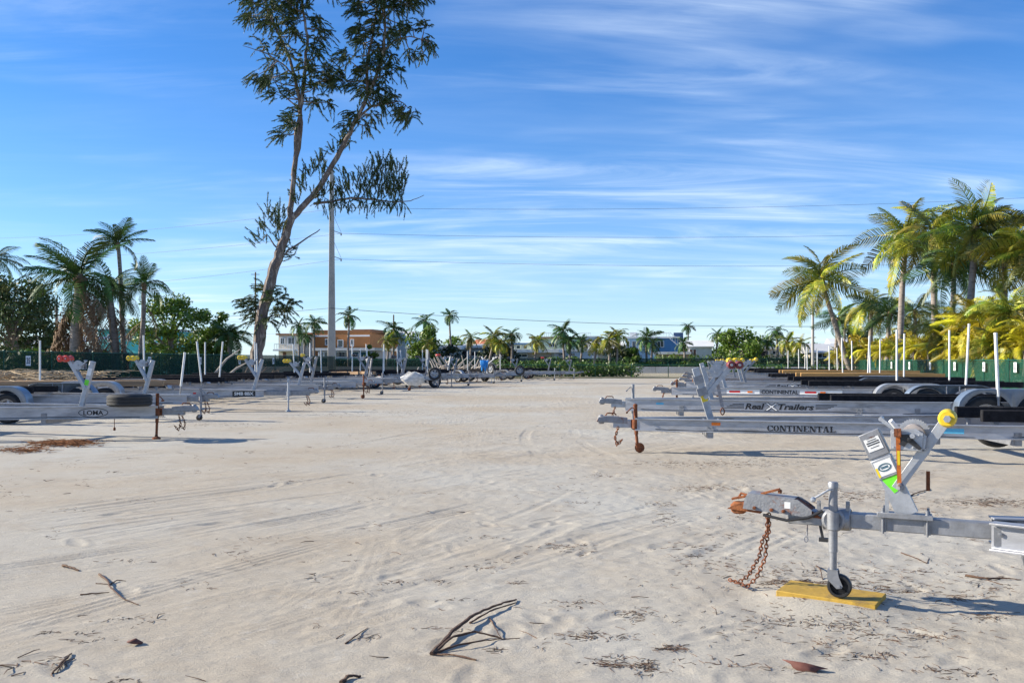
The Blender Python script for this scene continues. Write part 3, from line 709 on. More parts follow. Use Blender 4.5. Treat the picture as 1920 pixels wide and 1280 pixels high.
    # winch stand: a post leaning towards the coupler and an arm leaning back with the bow roller
    if stand is not False:
        w = dict(x=1.75, h=0.80, lean=-0.22, arm=0.34, roll=YROLL, m=GALV, two=True, wd=0.085); w.update(stand or {})
        x, h, m = w['x'], w['h'], w['m']; z0 = zt + min(0.12, bh) / 2
        b = MB(); b.box((x, 0, z0 + 0.006), (0.30, 0.14, 0.012))
        for dx in (-0.11, 0.11):
            for q in (-1, 1): b.tube((x + dx, q * 0.058, z0 + 0.03), (x + dx, q * 0.058, z0 - 0.14), 0.007, n=6)
            b.bar((x + dx, -0.065, z0 - 0.14), (x + dx, 0.065, z0 - 0.14), 0.04, 0.008)
        b.build('base_plate', m, t)
        top = Vector((x + w['lean'], 0, z0 + h)); b = MB(); b.bar((x, 0, z0 + 0.01), top, 0.075, w['wd'], (1, 0, 0)); st = b.build('winch_post', m, t, bevel=0.005)
        q = Vector((x, 0, z0)).lerp(top, 0.42); e = Vector((x + w['arm'], 0, z0 + h * 1.06))
        b = MB()
        for yy in (-0.045, 0.045): b.bar(q + Vector((0, yy, 0)), e + Vector((0, yy, 0)), 0.012, 0.06, (1, 0, 0))
        b.bar(q, q.lerp(e, 0.72), 0.074, 0.045, (1, 0, 0))
        ar = b.build('roller_arm', m, t)
        wc = q.lerp(e, 0.62) + Vector((-0.10, 0, 0.07)); winch(t, wc, 1.0, m, cam)
        roller(t, e, 0.062, 0.20, w['roll'])
        if w['two']:
            e2 = e + Vector((0.12, 0, 0.0)); roller(t, e2, 0.062, 0.20, w['roll']); b = MB(); b.bar(e, e2, 0.012, 0.03); b.build('yoke', m, ar)
        if w.get('strap'):
            b = MB(); s0 = wc + Vector((0.02, cam * 0.0, 0)); k = Vector((s0.x + 0.10, cam * 0.06, zt + 0.26)); b.bar(s0, k, 0.05, 0.006, (0, 1, 0)); b.build('winch_strap', STRAPG, t)
            b = MB(); b.torus(k - Vector((0, 0, 0.06)), Matrix(((1, 0, 0), (0, 0, -1), (0, 1, 0))), 0.028, 0.05, 0.010, 14, 6); b.build('hook', RUST, t)
        for fr, ln_, cm in w.get('stickers', ()):
            p = Vector((x, 0, z0)).lerp(top, fr); d = (top - Vector((x, 0, z0))).normalized(); sx = Vector((d.z, 0, -d.x)) * (-cam)
            b = MB(); hw = w['wd'] / 2 * 0.92; b.prism([(-hw, -ln_ / 2), (hw, -ln_ / 2), (hw, ln_ / 2), (-hw, ln_ / 2)], p + Vector((0, cam * 0.0400, 0)), sx if cam < 0 else -sx * -1, d, 0.0012); b.build('sticker', cm, st)
        if w.get('plates'):
            d = (top - Vector((x, 0, z0))).normalized(); b = MB()
            for fr in (0.55, 0.78):
                p = Vector((x, 0, z0)).lerp(top, fr); b.bar(p - d * 0.06, p + d * 0.06, 0.12, w['wd'] + 0.05, (1, 0, 0))
            b.build('clamp_sleeve', GALV, st)
    # lettering and markers on the web of the rail that faces the yard entrance
    pts = [Vector(p) for p in rail[cam]]; d = (pts[1] - pts[0]).normalized(); ux = d if cam < 0 else -d; nn = ux.cross(Vector((0, 0, 1)))
    def onrail(dist, dz): return pts[0] + d * dist + nn * 0.0065 + Vector((0, 0, dz))
    t.update_tag()
    return t, onrail, ux, nn, dict(rail=pts, d=d, zt=zt, L=L, V=V)
def lettering_real(t, onrail, ux, x0, h, k=1.0):
    """stripes, Real, outlined X, Trailers, stripes"""
    up = Vector((0, 0, 1)); nn = ux.cross(up)
    o = onrail(x0, -h / 2); cur = 0.0
    def stripes(at, w, flip):
        b = MB()
        for i in range(4):
            z = h * (0.15 + 0.22 * i); a0 = 0.06 * (i if not flip else 0) * k; a1 = w - 0.06 * ((3 - i) if flip else 0) * k
            b.prism([(at + a0, z), (at + a1, z), (at + a1, z + h * 0.11), (at + a0, z + h * 0.11)], o, ux, up, 0.001)
        b.build('stripe_mark', INK, t)
    stripes(0, 0.42 * k, False)
    put_text(text_mesh('Real', 0.25, 0.035), o + ux * (0.44 * k), ux, up, 0.40 * k, h, INK, t)
    put_text(text_mesh('X', 0, 0.05), o + ux * (0.83 * k) - up * (h * 0.2), ux, up, 0.30 * k, h * 1.35, INK, t)
    put_text(text_mesh('X', 0, 0.0), o + ux * (0.855 * k) - up * (h * 0.13) + nn * 0.0045, ux, up, 0.25 * k, h * 1.2, WHITE, t)
    put_text(text_mesh('Trailers', 0.25, 0.035), o + ux * (1.11 * k), ux, up, 0.72 * k, h, INK, t)
    stripes(1.86 * k, 0.42 * k, True)
def mark(t, onrail, ux, x0, dz, w, h, m, name='side_marker', th=0.012):
    b = MB(); b.prism([(0, 0), (w, 0), (w, h), (0, h)], onrail(x0, dz), ux, (0, 0, 1), th); return b.build(name, m, t, bevel=0.002)

# ---- right row (couplers to the left)
RY = -LA
YST = mat('yellow sticker', (0.75, 0.55, 0.02), 0.5, 0, 0.1, 20); WST = mat('white sticker', (0.75, 0.75, 0.73), 0.5, 0, 0.12, 30)
BLU = mat('light blue sticker', (0.10, 0.42, 0.62), 0.5, 0, 0.1, 20); GST = mat('lime green sticker', (0.16, 0.72, 0.03), 0.45, 0, 0.12, 20)
BLUEF = mat('blue grey fender', (0.20, 0.25, 0.32), 0.35, 0.35, 0.15, 3); DARKF = mat('dark fender', (0.045, 0.05, 0.06), 0.4, 0.1, 0.2, 3)

t, on, ux, nn, I = trailer('aluminium boat trailer with rusty jack, second from the camera on the right side', (GX(1118, 14.1), 14.1), R(-6.5), L=9.4, V=5.4, Wd=1.2, zt=0.435, bh=0.19,
    tl=1.35, jack=dict(m=RUST, x=0.60, top=0.30, lean=0.03), stand=dict(x=1.75, h=0.80, lean=-0.24, arm=0.30, roll=DROLL, strap=True, plates=True, stickers=((0.42, 0.10, YST),), wd=0.10, m=GALVL),
    ax=(6.45, 7.35), fen=ALU, bunk_x=(5.5, 9.3), bz=0.165, bkh=0.17, fsides=(-1,), posts=((8.9, 1, 1.3, 0), (8.9, -1, 1.3, 0)), coupler=RUSTG, tongue=GALVL)
put_text(slab_mesh('CONTINENTAL'), on(1.95, -0.055), ux, (0, 0, 1), 0.94, 0.085, INK, t)
mark(t, on, ux, 1.15, 0.01, 0.13, 0.045, AMBER); mark(t, on, ux, 4.25, -0.03, 0.30, 0.07, BLU, 'sticker', 0.001)
R2 = t
t, on, ux, nn, I = trailer('grey boat trailer with large italic brand lettering and tandem blue-grey fenders', (GX(1122, 18.6), 18.6), R(-5.5), L=10.6, V=5.6, Wd=1.2, zt=0.52, bh=0.25,
    tl=1.3, jack=dict(x=0.70, top=0.40), stand=dict(x=2.3, h=0.78, roll=YROLL, m=GALVL), ax=(7.0, 7.92), fen=BLUEF, fz=0.89, wk=1.12, bunk_x=(4.5, 10.4), bz=0.13,
    posts=((7.2, -1, 1.15, -0.04), (9.9, 1, 1.3, 0.02)), tongue=GALVL)
lettering_real(t, on, ux, 1.95, 0.115, 0.92)
mark(t, on, ux, 0.62, 0.01, 0.15, 0.04, BLU, 'sticker', 0.001)
t, on, ux, nn, I = trailer('aluminium boat trailer with red and white reflective tape, third row on the right', lot(-0.1, 26.6)[:2], RY + R(3), L=10.0, V=5.2, Wd=1.2, zt=0.54, bh=0.22, tl=1.3,
    jack=dict(m=RUST, x=0.7), stand=dict(x=2.1, h=0.78, roll=YROLL, m=GALVL), ax=(6.3, 7.2), fen=GALVL, fz=0.80, posts=((8.1, -1, 1.6, 0.05), (7.3, 1, 1.55, 0.0)))
put_text(text_mesh('CONTINENTAL', 0.0, 0.035), on(2.5, -0.05), ux, (0, 0, 1), 0.98, 0.11, INK, t)
WTAPE = mat('white reflective tape', (0.8, 0.8, 0.78), 0.35, 0, 0.06, 10)
mark(t, on, ux, 1.55, -0.055, 0.9, 0.12, WTAPE, 'reflective_tape', 0.0008)
for q in (1.62, 3.65): mark(t, on, ux, q, -0.02, 0.30, 0.055, REDREF, 'reflector', 0.004)
for q in (2.12, 4.05): mark(t, on, ux, q, -0.02, 0.14, 0.045, AMBER)
mark(t, on, ux, 3.52, -0.055, 1.1, 0.12, WTAPE, 'reflective_tape', 0.0008)
t, on, ux, nn, I = trailer('grey boat trailer with small italic brand lettering, fourth row on the right', lot(0.5, 32.2)[:2], RY + R(3), L=10.0, V=5.0, Wd=1.2, zt=0.56, bh=0.24, tl=1.3,
    jack=dict(m=RUSTG), stand=dict(x=2.6, h=0.80, roll=YROLL, two=False), ax=(6.4, 7.3), fen=DARKF, fz=0.86, posts=((8.8, -1, 1.6, 0.0), (8.1, 1, 1.55, 0.0)))
lettering_real(t, on, ux, 2.6, 0.12, 0.95)
SPEC = [  # ly, lx, label, keywords
    (36.6, 1.6, 'boat trailer with orange treated bunk boards, fifth row on the right', dict(bunks=WOODO, fen=GALVL, stand=dict(roll=YROLL, m=GALVL), bz=0.34)),
    (40.8, 1.0, 'boat trailer with dark frame and black bunks, sixth row on the right', dict(bunks=CARPET, fen=DARKF, frame=DGALV, stand=dict(roll=BLACKP))),
    (45.4, 2.1, 'boat trailer with pale fenders and orange bunk boards, seventh row on the right', dict(bunks=WOODO, fen=GALVL, bz=0.36, stand=dict(roll=YROLL, two=False))),
    (50.0, 1.4, 'boat trailer with black bunks and tall white posts, eighth row on the right', dict(bunks=CARPET, fen=GALVL, bz=0.3)),
    (55.0, 2.4, 'boat trailer with grey fenders, ninth row on the right', dict(bunks=CARPET, fen=ALU, bz=0.3, stand=dict(roll=RROLL))),
    (60.0, 1.8, 'boat trailer with dark fenders, tenth row on the right', dict(bunks=CARPET, fen=DARKF, bz=0.3)),
    (65.5, 2.6, 'boat trailer at the farthest row on the right by the end fence', dict(bunks=WOODB, fen=ALU)),
]
for i, (ly, lx, lb, kw) in enumerate(SPEC):
    a = 7.4 + 0.35 * (i % 3); hp = 1.65 if i < 3 else 1.4; kw.setdefault('posts', ((a, -1, hp, random.uniform(-.04, .04)), (a - .5, 1, hp, random.uniform(-.04, .04))))
    kw.setdefault('jack', dict(m=(RUST, GALV, RUSTG)[i % 3]))
    trailer(lb, lot(lx, ly)[:2], RY + R(random.uniform(-1, 4)), L=9.2 + 0.5 * (i % 3), V=4.8, Wd=1.2, zt=0.52 + 0.03 * (i % 2), ax=(6.1, 7.0), **kw)

# ---- left row (couplers to the right)
LYW = math.pi - LA
t, on, ux, nn, I = trailer('aluminium boat trailer with an oval badge and rusty jack, nearest on the left', (GX(372, 16.6), 16.6), math.pi - R(3.0), cam=1, L=9.6, V=5.6, Wd=1.15, zt=0.475, bh=0.225,
    tl=1.45, jack=dict(m=RUST, x=0.72, top=0.33, style='foot', lean=0.02), stand=dict(x=2.2, h=0.86, lean=-0.22, arm=0.24, roll=RROLL, m=GALVL, stickers=((0.55, 0.10, GST), (0.78, 0.14, WST))),
    cm0=2.6, ax=(5.8, 6.7), fen=BLUEF, fz=0.74, posts=((4.75, 1, 1.2, 0.0), (8.9, -1, 1.2, 0)))
rl = 1.08
put_text(text_mesh('LOMA', 0, 0.025), on(rl + 0.20, -0.045), ux, (0, 0, 1), 0.34, 0.085, INK, t)
oval_ring(on(rl + 0.03, 0.0), ux, Vector((0, 0, 1)), 0.255, 0.085, 0.012).build('badge_oval', INK, t)
b = MB(); p = on(0.75, -0.16); b.tube(p + Vector((0, 0, 0.052)), p - Vector((0, 0, 0.11)), 0.006); b.lathe(p - Vector((0, 0, 0.14)), (0, 0, 1), [(.001, -.03), (.022, -.02), (.022, .02), (.008, .035)], 10); b.build('hanging_hook', RUST, t)
L1 = t
b = MB()
# a spare tyre lying across the rails
sp = link('spare_tyre', TYRE); tag(sp, 'black spare tyre lying flat on the nearest left trailer rails', 'tyre')
q = W(232, 748, 16.0); sp.location = (q.x, 16.25, 0.475 + 0.1125 + 0.115); sp.rotation_euler = (R(90), 0, 0.3); sp.scale = (1.13, 1.0, 1.13)

trailer('boat trailer with yellow double rollers and a grey coupler chain, second on the left', (GX(412, 21.5), 21.5), math.pi - R(4), cam=1, L=9.6, V=5.2, Wd=1.2, zt=0.50, bh=0.22, jack=dict(m=RUSTG, x=0.42, top=0.25), 
        stand=dict(x=1.85, h=0.86, lean=-0.22, arm=0.22, roll=YROLL, m=GALVL), ax=(4.3, 5.2), fen=BLUEF, fz=0.84, posts=((5.4, 1, 1.2, 0.10), (5.9, 1, 1.35, 0.0)), bunks=CARPET, bz=0.2)
t, on, ux, nn, I = trailer('grey boat trailer with a black licence plate and plain jack, third on the left', (GX(598, 25.6), 25.6), math.pi - R(4.5), cam=1, L=9.4, V=5.2, Wd=1.2, zt=0.49, bh=0.20, tl=2.3, jack=dict(m=GALVL, x=0.85, top=0.42, style='foot'),
        stand=dict(x=1.9, h=0.90, lean=-0.26, arm=0.26, roll=YROLL, m=GALVL), cm0=3.5, ax=(5.5, 6.4), fen=GALVL, fz=0.86, posts=((3.35, 1, 0.9, -0.12), (9.2, -1, 1.3, 0)), bunks=WOODB, bz=0.27)
b = MB(); b.prism([(0, 0), (0.62, 0), (0.62, 0.15), (0, 0.15)], on(0.85, -0.075), ux, (0, 0, 1), 0.003); pl_ = b.build('licence_plate', BLACKP, t)
put_text(text_mesh('SMB 8BX', 0, 0.025), on(0.85, -0.045) + ux * 0.05 + nn * 0.0042, ux, (0, 0, 1), 0.52, 0.09, WHITE, t)
mark(t, on, ux, 1.9, 0.0, 0.08, 0.04, REDREF, 'reflector', 0.004)
LSP = [  # coupler px, Y, label, keywords
    (640, 30.5, 'boat trailer with a boxy coupler hung with chains, fourth on the left', dict(jack=dict(m=GALV, x=0.55), stand=dict(roll=YROLL, m=GALVL, x=1.5), posts=((6.2, 1, 1.5, 0.02), (4.2, 1, 1.3, 0.12)), bunks=CARPET)),
    (705, 34.0, 'boat trailer with long dark rail lettering, fifth on the left', dict(jack=dict(m=RUST, x=0.45), stand=dict(roll=YROLL, x=2.6, two=False), posts=((5.6, 1, 1.35, -0.1), (7.9, -1, 1.4, 0)), bunks=CARPET)),
    (752, 38.5, 'boat trailer with blue-grey winch stand, sixth on the left', dict(jack=dict(m=RUSTG), stand=dict(roll=BLACKP, x=1.6), posts=((5.8, 1, 1.4, 0.03), (6.9, -1, 1.4, 0.03)))),
    (800, 43.0, 'boat trailer with a rumpled white bag slung on its coupler, seventh on the left', dict(jack=dict(m=RUST), stand=dict(roll=BLACKP, x=1.2), posts=((5.2, 1, 1.5, 0.0), (7.0, -1, 1.5, 0.05)))),
    (850, 47.5, 'boat trailer with dark jack and wheel, eighth on the left', dict(jack=dict(m=DGALV), stand=dict(roll=BLACKP, x=1.5, m=DGALV), spare=(0.95, 0.22), posts=((5.0, 1, 1.5, 0.0), (4.2, 1, 1.5, 0.04), (3.4, 1, 1.5, -0.03)))),
    (905, 52.0, 'boat trailer with a bare single axle, ninth on the left', dict(jack=dict(m=DGALV), stand=dict(roll=BLACKP, x=1.7), ax=(5.4,), posts=((5.4, 1, 1.4, 0), (4.6, 1, 1.4, 0.02)))),
    (950, 57.0, 'boat trailer with a blue cover over its winch, tenth on the left', dict(jack=dict(m=GALV), stand=dict(roll=BLACKP, x=1.4), posts=((4.8, 1, 1.4, 0), (6.0, -1, 1.4, 0)))),
    (1000, 62.0, 'small boat trailer with a raised tongue, eleventh on the left', dict(jack=dict(m=GALV), stand=dict(roll=BLACKP, x=1.3), spare=(0.9, 0.25), ax=(4.6,), posts=((4.3, 1, 1.3, 0), (4.3, -1, 1.3, 0)), L=6.4, V=3.6)),
    (1060, 67.0, 'small pale boat trailer at the end of the left row before the hedge', dict(jack=dict(m=GALVL), stand=dict(roll=RROLL, x=1.3), ax=(4.4,), posts=((4.6, 1, 1.1, 0),), L=6.0, V=3.4)),
    (1095, 71.5, 'farthest small boat trailer of the left row against the low fence', dict(jack=dict(m=GALVL), stand=dict(roll=BLACKP, x=1.2), ax=(4.4,), posts=(), L=5.8, V=3.4)),
]
LSP += [
    (716, 45.0, 'small bare trailer parked askew among the left row before the yellow bush', dict(jack=dict(m=DGALV), stand=dict(roll=BLACKP, x=1.1, h=0.95, m=DGALV), ax=(2.6,), posts=((3.2, 1, 1.2, 0.05),), L=3.9, V=2.2, bunks=WOODB, sk=-38)),
    (868, 50.5, 'small trailer parked askew with a tall dark winch stand near the white bag', dict(jack=dict(m=DGALV, style='foot'), stand=dict(roll=RROLL, x=1.0, h=1.05, arm=0.5), ax=(2.5,), posts=((3.0, 1, 1.2, 0.0), (3.0, -1, 1.2, 0.08)), L=3.7, V=2.1, sk=42)),
    (940, 60.0, 'small trailer parked askew with a long raised arm beside the blue cover', dict(jack=dict(m=GALVL, style='foot'), stand=dict(roll=BLACKP, x=1.2, h=1.15, arm=-0.9, lean=0.5, m=GALVL), ax=(2.6,), posts=(), L=3.8, V=2.2, spare=(0.7, 0.4), sk=-30)),
    (790, 49.0, 'small trailer parked askew behind the white bag with two white posts', dict(jack=dict(m=RUSTG), stand=dict(roll=BLACKP, x=1.1, h=1.0, m=DGALV), ax=(2.7,), posts=((3.1, 1, 1.3, 0.0), (3.1, -1, 1.3, 0.0)), L=4.0, V=2.3, sk=25)),
]
LT = {}
for i, (px, Y, lb, kw) in enumerate(LSP):
    kw.setdefault('L', 9.0); kw.setdefault('V', 4.8); kw.setdefault('ax', (5.8, 6.7))
    if 0 < i < 10: kw['stand'].setdefault('h', 0.98)
    sk = kw.pop('sk', random.uniform(-3, 4)); kw.setdefault('tl', 1.5 if kw['V'] > 3 else 1.1)
    a = trailer(lb, (GX(px, Y), Y), LYW + R(sk), cam=1, Wd=1.15, zt=0.50 + 0.03 * (i % 3), bh=0.22, fen=(GALVL, DARKF, ALU)[i % 3], fz=0.80, bz=0.26, **kw)
    LT[i] = a
    if i == 1:
        b = MB()
        for z in (-0.02, 0.02): b.prism([(0, 0), (0.75, 0), (0.75, 0.018), (0, 0.018)], a[1](1.5, z), a[2], (0, 0, 1), 0.001)
        b.build('stripe_mark', INK, a[0])

# ------------------------------------------------------------------ the foreground trailer, close to the lens
def hero():
    yaw = R(-27); T0 = (1.338, 5.59)
    t = thing('boat_trailer', 'grey boat trailer closest to the camera with a rusty brake coupler and yellow roller', 'trailer', (*T0, 0), yaw, 'boat trailers parked in the sand yard')
    zt = 0.48
    b = MB(); b.bar((0.36, 0, zt), (1.62, 0, zt), 0.080, 0.088); b.build('tongue', GALV, t, bevel=0.006)
    # surge brake actuator: side plates, rusty nose and lever
    b = MB()
    for q in (-1, 1):
        b.prism([(0.10, 0.0), (0.16, -0.005), (0.40, -0.018), (0.50, -0.03), (0.50, 0.02), (0.42, 0.075), (0.13, 0.095), (0.11, 0.06)], (0, q * 0.066 + 0.003, zt + 0.03), (1, 0, 0), (0, 0, 1), 0.006)
    b.prism([(0.13, 0.090), (0.40, 0.072), (0.40, 0.078), (0.13, 0.096)], (0, 0.062, zt + 0.03), (1, 0, 0), (0, 0, 1), 0.124)
    cp = b.build('coupler', RUSTG, t, 'grey coupler housing blotched with rust')
    b = MB(); b.prism([(0.0, 0.0), (0.10, -0.006), (0.20, -0.015), (0.20, 0.02), (0.12, 0.05), (0.06, 0.035)], (0, 0.055, zt + 0.02), (1, 0, 0), (0, 0, 1), 0.11)
    b.lathe((0.06, 0, zt - 0.01), (0, 0, 1), [(0.034, 0), (0.045, 0.01), (0.05, 0.05), (0.03, 0.07), (0.001, 0.075)], 14); b.build('nose', RUSTO, cp)
    b = MB(); b.prism([(0.36, -0.015), (0.56, -0.03), (0.40, 0.075), (0.36, 0.078)], (0, 0.05, zt + 0.03), (1, 0, 0), (0, 0, 1), 0.10); b.build('master_cylinder', RUST, cp)
    b = MB(); b.bar((0.20, -0.02, zt + 0.12), (0.31, -0.02, zt + 0.155), 0.03, 0.012); b.bar((0.02, 0.0, zt + 0.075), (0.12, 0.0, zt + 0.10), 0.04, 0.012); b.path([(0.05, 0.02, zt + 0.075), (0.07, 0.02, zt + 0.11), (0.11, 0.02, zt + 0.10)], 0.008, 6)
    b.tube((0.31, -0.02, zt + 0.15), (0.31, -0.02, zt + 0.13), 0.012); b.build('latch_lever', RUSTO, cp)
    b = MB(); b.prism([(0, 0), (0.035, 0.0), (0.035, 0.038), (0, 0.038)], (0.345, -0.0695, zt + 0.05), (1, 0, 0), (0, 0, 1), 0.0008); b.build('sticker', WST, cp)
    b = MB()
    for x, z in ((0.17, 0.02), (0.27, 0.015), (0.34, 0.012)): b.lathe((x, -0.07, zt + 0.03 + z - 0.01), (0, -1, 0), [(0.011, 0), (0.011, 0.012), (0.001, 0.014)], 6)
    b.build('bolt', RUST, cp)
    # brake line, straps and hooks below
    b = MB(); b.path([(0.22, -0.06, zt + 0.0), (0.36, -0.075, zt - 0.02), (0.48, -0.07, zt + 0.005), (0.56, -0.055, zt + 0.05)], 0.009, 8); b.build('brake_cable', BLACKP, t)
    b = MB(); b.path([(0.47, -0.03, zt - 0.04), (0.468, -0.03, zt - 0.11)], 0.004, 6); b.torus((0.462, -0.03, zt - 0.13), Matrix(((1, 0, 0), (0, 0, -1), (0, 1, 0))), 0.010, 0.016, 0.004, 12, 6); b.build('small_hook', DGALV, t)
    b = MB(); b.bar((0.54, -0.02, zt - 0.04), (0.555, -0.02, zt - 0.115), 0.014, 0.014, (1, 0, 0)); b.box((0.56, -0.02, zt - 0.125), (0.05, 0.03, 0.022)); b.build('wiring_plug', BLACKP, t)
    # safety chains down to the sand
    Mi = Matrix.Rotation(-yaw, 3, 'Z')
    def loc(p): v = Mi @ (Vector(p) - Vector((*T0, 0))); return v
    end = loc((1.42, 5.69, 0.012))
    for q, e in ((0.0, Vector((0, 0, 0))), (0.05, Vector((0.07, -0.06, 0)))):
        s0 = Vector((0.24, -0.04 + q, zt + 0.0)); m1 = s0.lerp(end + e, 0.55) + Vector((0.05, 0, -0.02))
        pts = [s0, s0 + Vector((0.0, 0.0, -0.10)), s0.lerp(m1, 0.6), m1, m1.lerp(end + e, 0.6) + Vector((0.01, 0, -0.02)), end + e, end + e + Vector((-0.07, 0.05, 0.0))]
        chain(pts, 0.0042, 0.0165, 0.0100).build('safety_chain', RUST, t)
    # jack
    jx, jy = 0.62, -0.075
    b = MB(); b.tube((jx, jy, 0.695), (jx, jy, 0.30), 0.0255, n=20); b.lathe((jx, jy, 0.69), (0, 0, 1), [(0.029, -0.022), (0.029, 0.006), (0.024, 0.014), (0.001, 0.016)], 20)
    b.tube((jx, jy, 0.305), (jx, jy, 0.16), 0.0205, n=20); jk = b.build('jack', GALV, t, bevel=0.0)
    b = MB(); b.lathe((jx, jy, zt), (0, 0, 1), [(0.027, -0.055), (0.034, -0.05), (0.034, 0.05), (0.027, 0.055)], 20)
    b.torus((jx, jy + 0.02, zt), Matrix(((1, 0, 0), (0, 0, -1), (0, 1, 0))), 0.052, 0.052, 0.016, 24, 8)
    b.lathe((jx, 0, zt), (1, 0, 0), [(0.058, -0.065), (0.066, -0.06), (0.066, 0.085), (0.058, 0.09)], 20)
    b.prism([(-0.02, 0.06), (0.03, 0.06), (0.02, 0.17), (-0.01, 0.12)], (jx - 0.005, jy + 0.03, zt), (1, 0, 0), (0, 0, 1), 0.012)
    for dx, hh in ((-0.085, 0.115), (0.075, 0.13)): b.box((jx + dx, -0.03, zt + 0.045 + hh / 4), (0.022, 0.012, hh / 2)); b.lathe((jx + dx, -0.036, zt + 0.045 + hh / 3), (0, -1, 0), [(0.008, 0), (0.008, 0.008), (0.001, 0.009)], 6)
    b.build('swivel_mount', GALV, jk)
    b = MB(); b.path([(jx, jy - 0.02, 0.66), (jx - 0.02, jy - 0.035, 0.66), (jx - 0.10, jy - 0.04, 0.605)], 0.0065, 8); b.lathe((jx - 0.104, jy - 0.04, 0.60), (0, -1, 0), [(0.001, -0.01), (0.013, -0.01), (0.016, 0.0), (0.013, 0.035), (0.001, 0.038)], 12); b.build('crank_handle', GALVL, jk)
    b = MB(); wc = Vector((jx + 0.035, jy, 0.108))
    b.lathe(wc, (0, 1, 0), [(0.050, -0.022), (0.062, -0.022), (0.068, -0.014), (0.068, 0.014), (0.062, 0.022), (0.050, 0.022)], 32, True); b.lathe(wc, (0, 1, 0), [(0.001, -0.028), (0.014, -0.028), (0.014, 0.028), (0.001, 0.028)], 12)
    for k in range(8):
        a = k * math.pi / 4; d = Vector((math.cos(a), 0, math.sin(a))); b.bar(wc + d * 0.01, wc + d * 0.055, 0.03, 0.008, (0, 1, 0))
    b.lathe(wc, (0, 1, 0), [(0.012, -0.004), (0.052, -0.004), (0.052, 0.004), (0.012, 0.004)], 24)
    b.build('caster_wheel', BLACKP, jk)
    b = MB()
    for q in (-1, 1): b.prism([(-0.028, 0.20), (0.028, 0.20), (0.034, 0.165), (0.056, 0.112), (0.050, 0.098), (0.022, 0.095), (-0.028, 0.145)], (jx, jy + q * 0.029 + 0.002, 0), (1, 0, 0), (0, 0, 1), 0.004)
    b.box((jx, jy, 0.197), (0.056, 0.056, 0.006)); b.lathe(wc + Vector((0, -0.032, 0)), (0, -1, 0), [(0.010, 0), (0.010, 0.008), (0.001, 0.009)], 6); b.build('caster_fork', GALV, jk)
    # base plate of the winch stand with U bolts
    b = MB(); b.box((1.0, 0, zt + 0.051), (0.27, 0.135, 0.012)); b.box((1.0, -0.064, zt + 0.051 - 0.0), (0.29, 0.012, 0.03)); bp_ = b.build('base_plate', GALV, t, bevel=0.003)
    for dx in (-0.115, 0.115):
        b = MB(); b.path([(1.0 + dx, -0.054, zt + 0.09), (1.0 + dx, -0.054, zt - 0.052), (1.0 + dx, 0.054, zt - 0.052), (1.0 + dx, 0.054, zt + 0.09)], 0.007, 8)
        for q in (-1, 1): b.lathe((1.0 + dx, q * 0.054, zt + 0.058), (0, 0, 1), [(0.013, 0), (0.013, 0.012), (0.007, 0.014)], 6)
        b.build('u_bolt', GALV, bp_)
        b = MB(); b.bar((1.0 + dx + 0.0, -0.0445, zt + 0.044), (1.0 + dx, -0.0445, zt - 0.047), 0.034, 0.006, (0, 1, 0)); b.build('clamp_strip', GALV, bp_)
    # post: a folded channel leaning forward, sleeved in two sections
    A, B = Vector((1.015, -0.01, zt + 0.055)), Vector((0.81, -0.01, zt + 0.505)); d = (B - A).normalized(); s_ = Vector((d.z, 0, -d.x))
    b = MB(); b.prism([(-0.055, 0.0), (0.055, 0.0), (0.050, 0.30), (-0.046, 0.27)], A + Vector((0, 0.03, 0)), s_, d, 0.006); 
    b.prism([(-0.058, -0.0), (0.058, -0.0), (0.052, (B - A).length), (-0.05, (B - A).length - 0.03)], A + Vector((0, -0.028, 0)), s_, d, 0.006)
    b.bar(A + s_ * 0.052, B + s_ * 0.048, 0.056, 0.006, (1, 0, 0)); b.bar(A - s_ * 0.053, A.lerp(B, 0.62) - s_ * 0.05, 0.056, 0.006, (1, 0, 0))
    post = b.build('winch_post', GALVL, t, bevel=0.0015)
    b = MB(); b.bar((0.905, -0.03, zt + 0.05), (0.905, -0.03, zt + 0.235), 0.006, 0.022, (1, 0, 0)); b.build('brace', GALVL, post)
    for f0, f1 in ((0.47, 0.70), (0.72, 1.02)):
        b = MB(); b.bar(A.lerp(B, f0), A.lerp(B, f1), 0.082, 0.118, (1, 0, 0)); b.build('sleeve', GALV if f0 > 0.6 else GALVL, post, bevel=0.004)
    fy = -0.0525
    def stick(f, w, h, m, dx=0.0, nm='sticker', y=fy):
        b = MB(); p = A.lerp(B, f) + s_ * dx; b.prism([(-w / 2, -h / 2), (w / 2, -h / 2), (w / 2, h / 2), (-w / 2, h / 2)], (p.x, y, p.z), s_, d, 0.001); return b.build(nm, m, post)
    stick(0.875, 0.085, 0.075, WST); stick(0.585, 0.098, 0.085, WST)
    for k, q in enumerate((0.90, 0.875)): stick(q, 0.070, 0.006, INK, nm='label_print', y=fy - 0.0012)
    stick(0.925, 0.05, 0.004, INK, nm='label_print', y=fy - 0.0012); stick(0.84, 0.05, 0.003, INK, nm='label_print', y=fy - 0.0012)
    stick(0.55, 0.012, 0.055, YST, -0.045, y=fy - 0.0012); stick(0.955, 0.05, 0.012, DGALV, nm='label_print')
    p = A.lerp(B, 0.59); oval_ring((p.x, fy - 0.0012, p.z), s_, d, 0.036, 0.022, 0.006).build('label_print', mat('dark blue print', (0.03, 0.10, 0.14), 0.5), post)
    for k in (-0.006, 0.006): stick(0.59 + k * 1.2, 0.04, 0.005, MATS['dark blue print'], nm='label_print', y=fy - 0.0012)
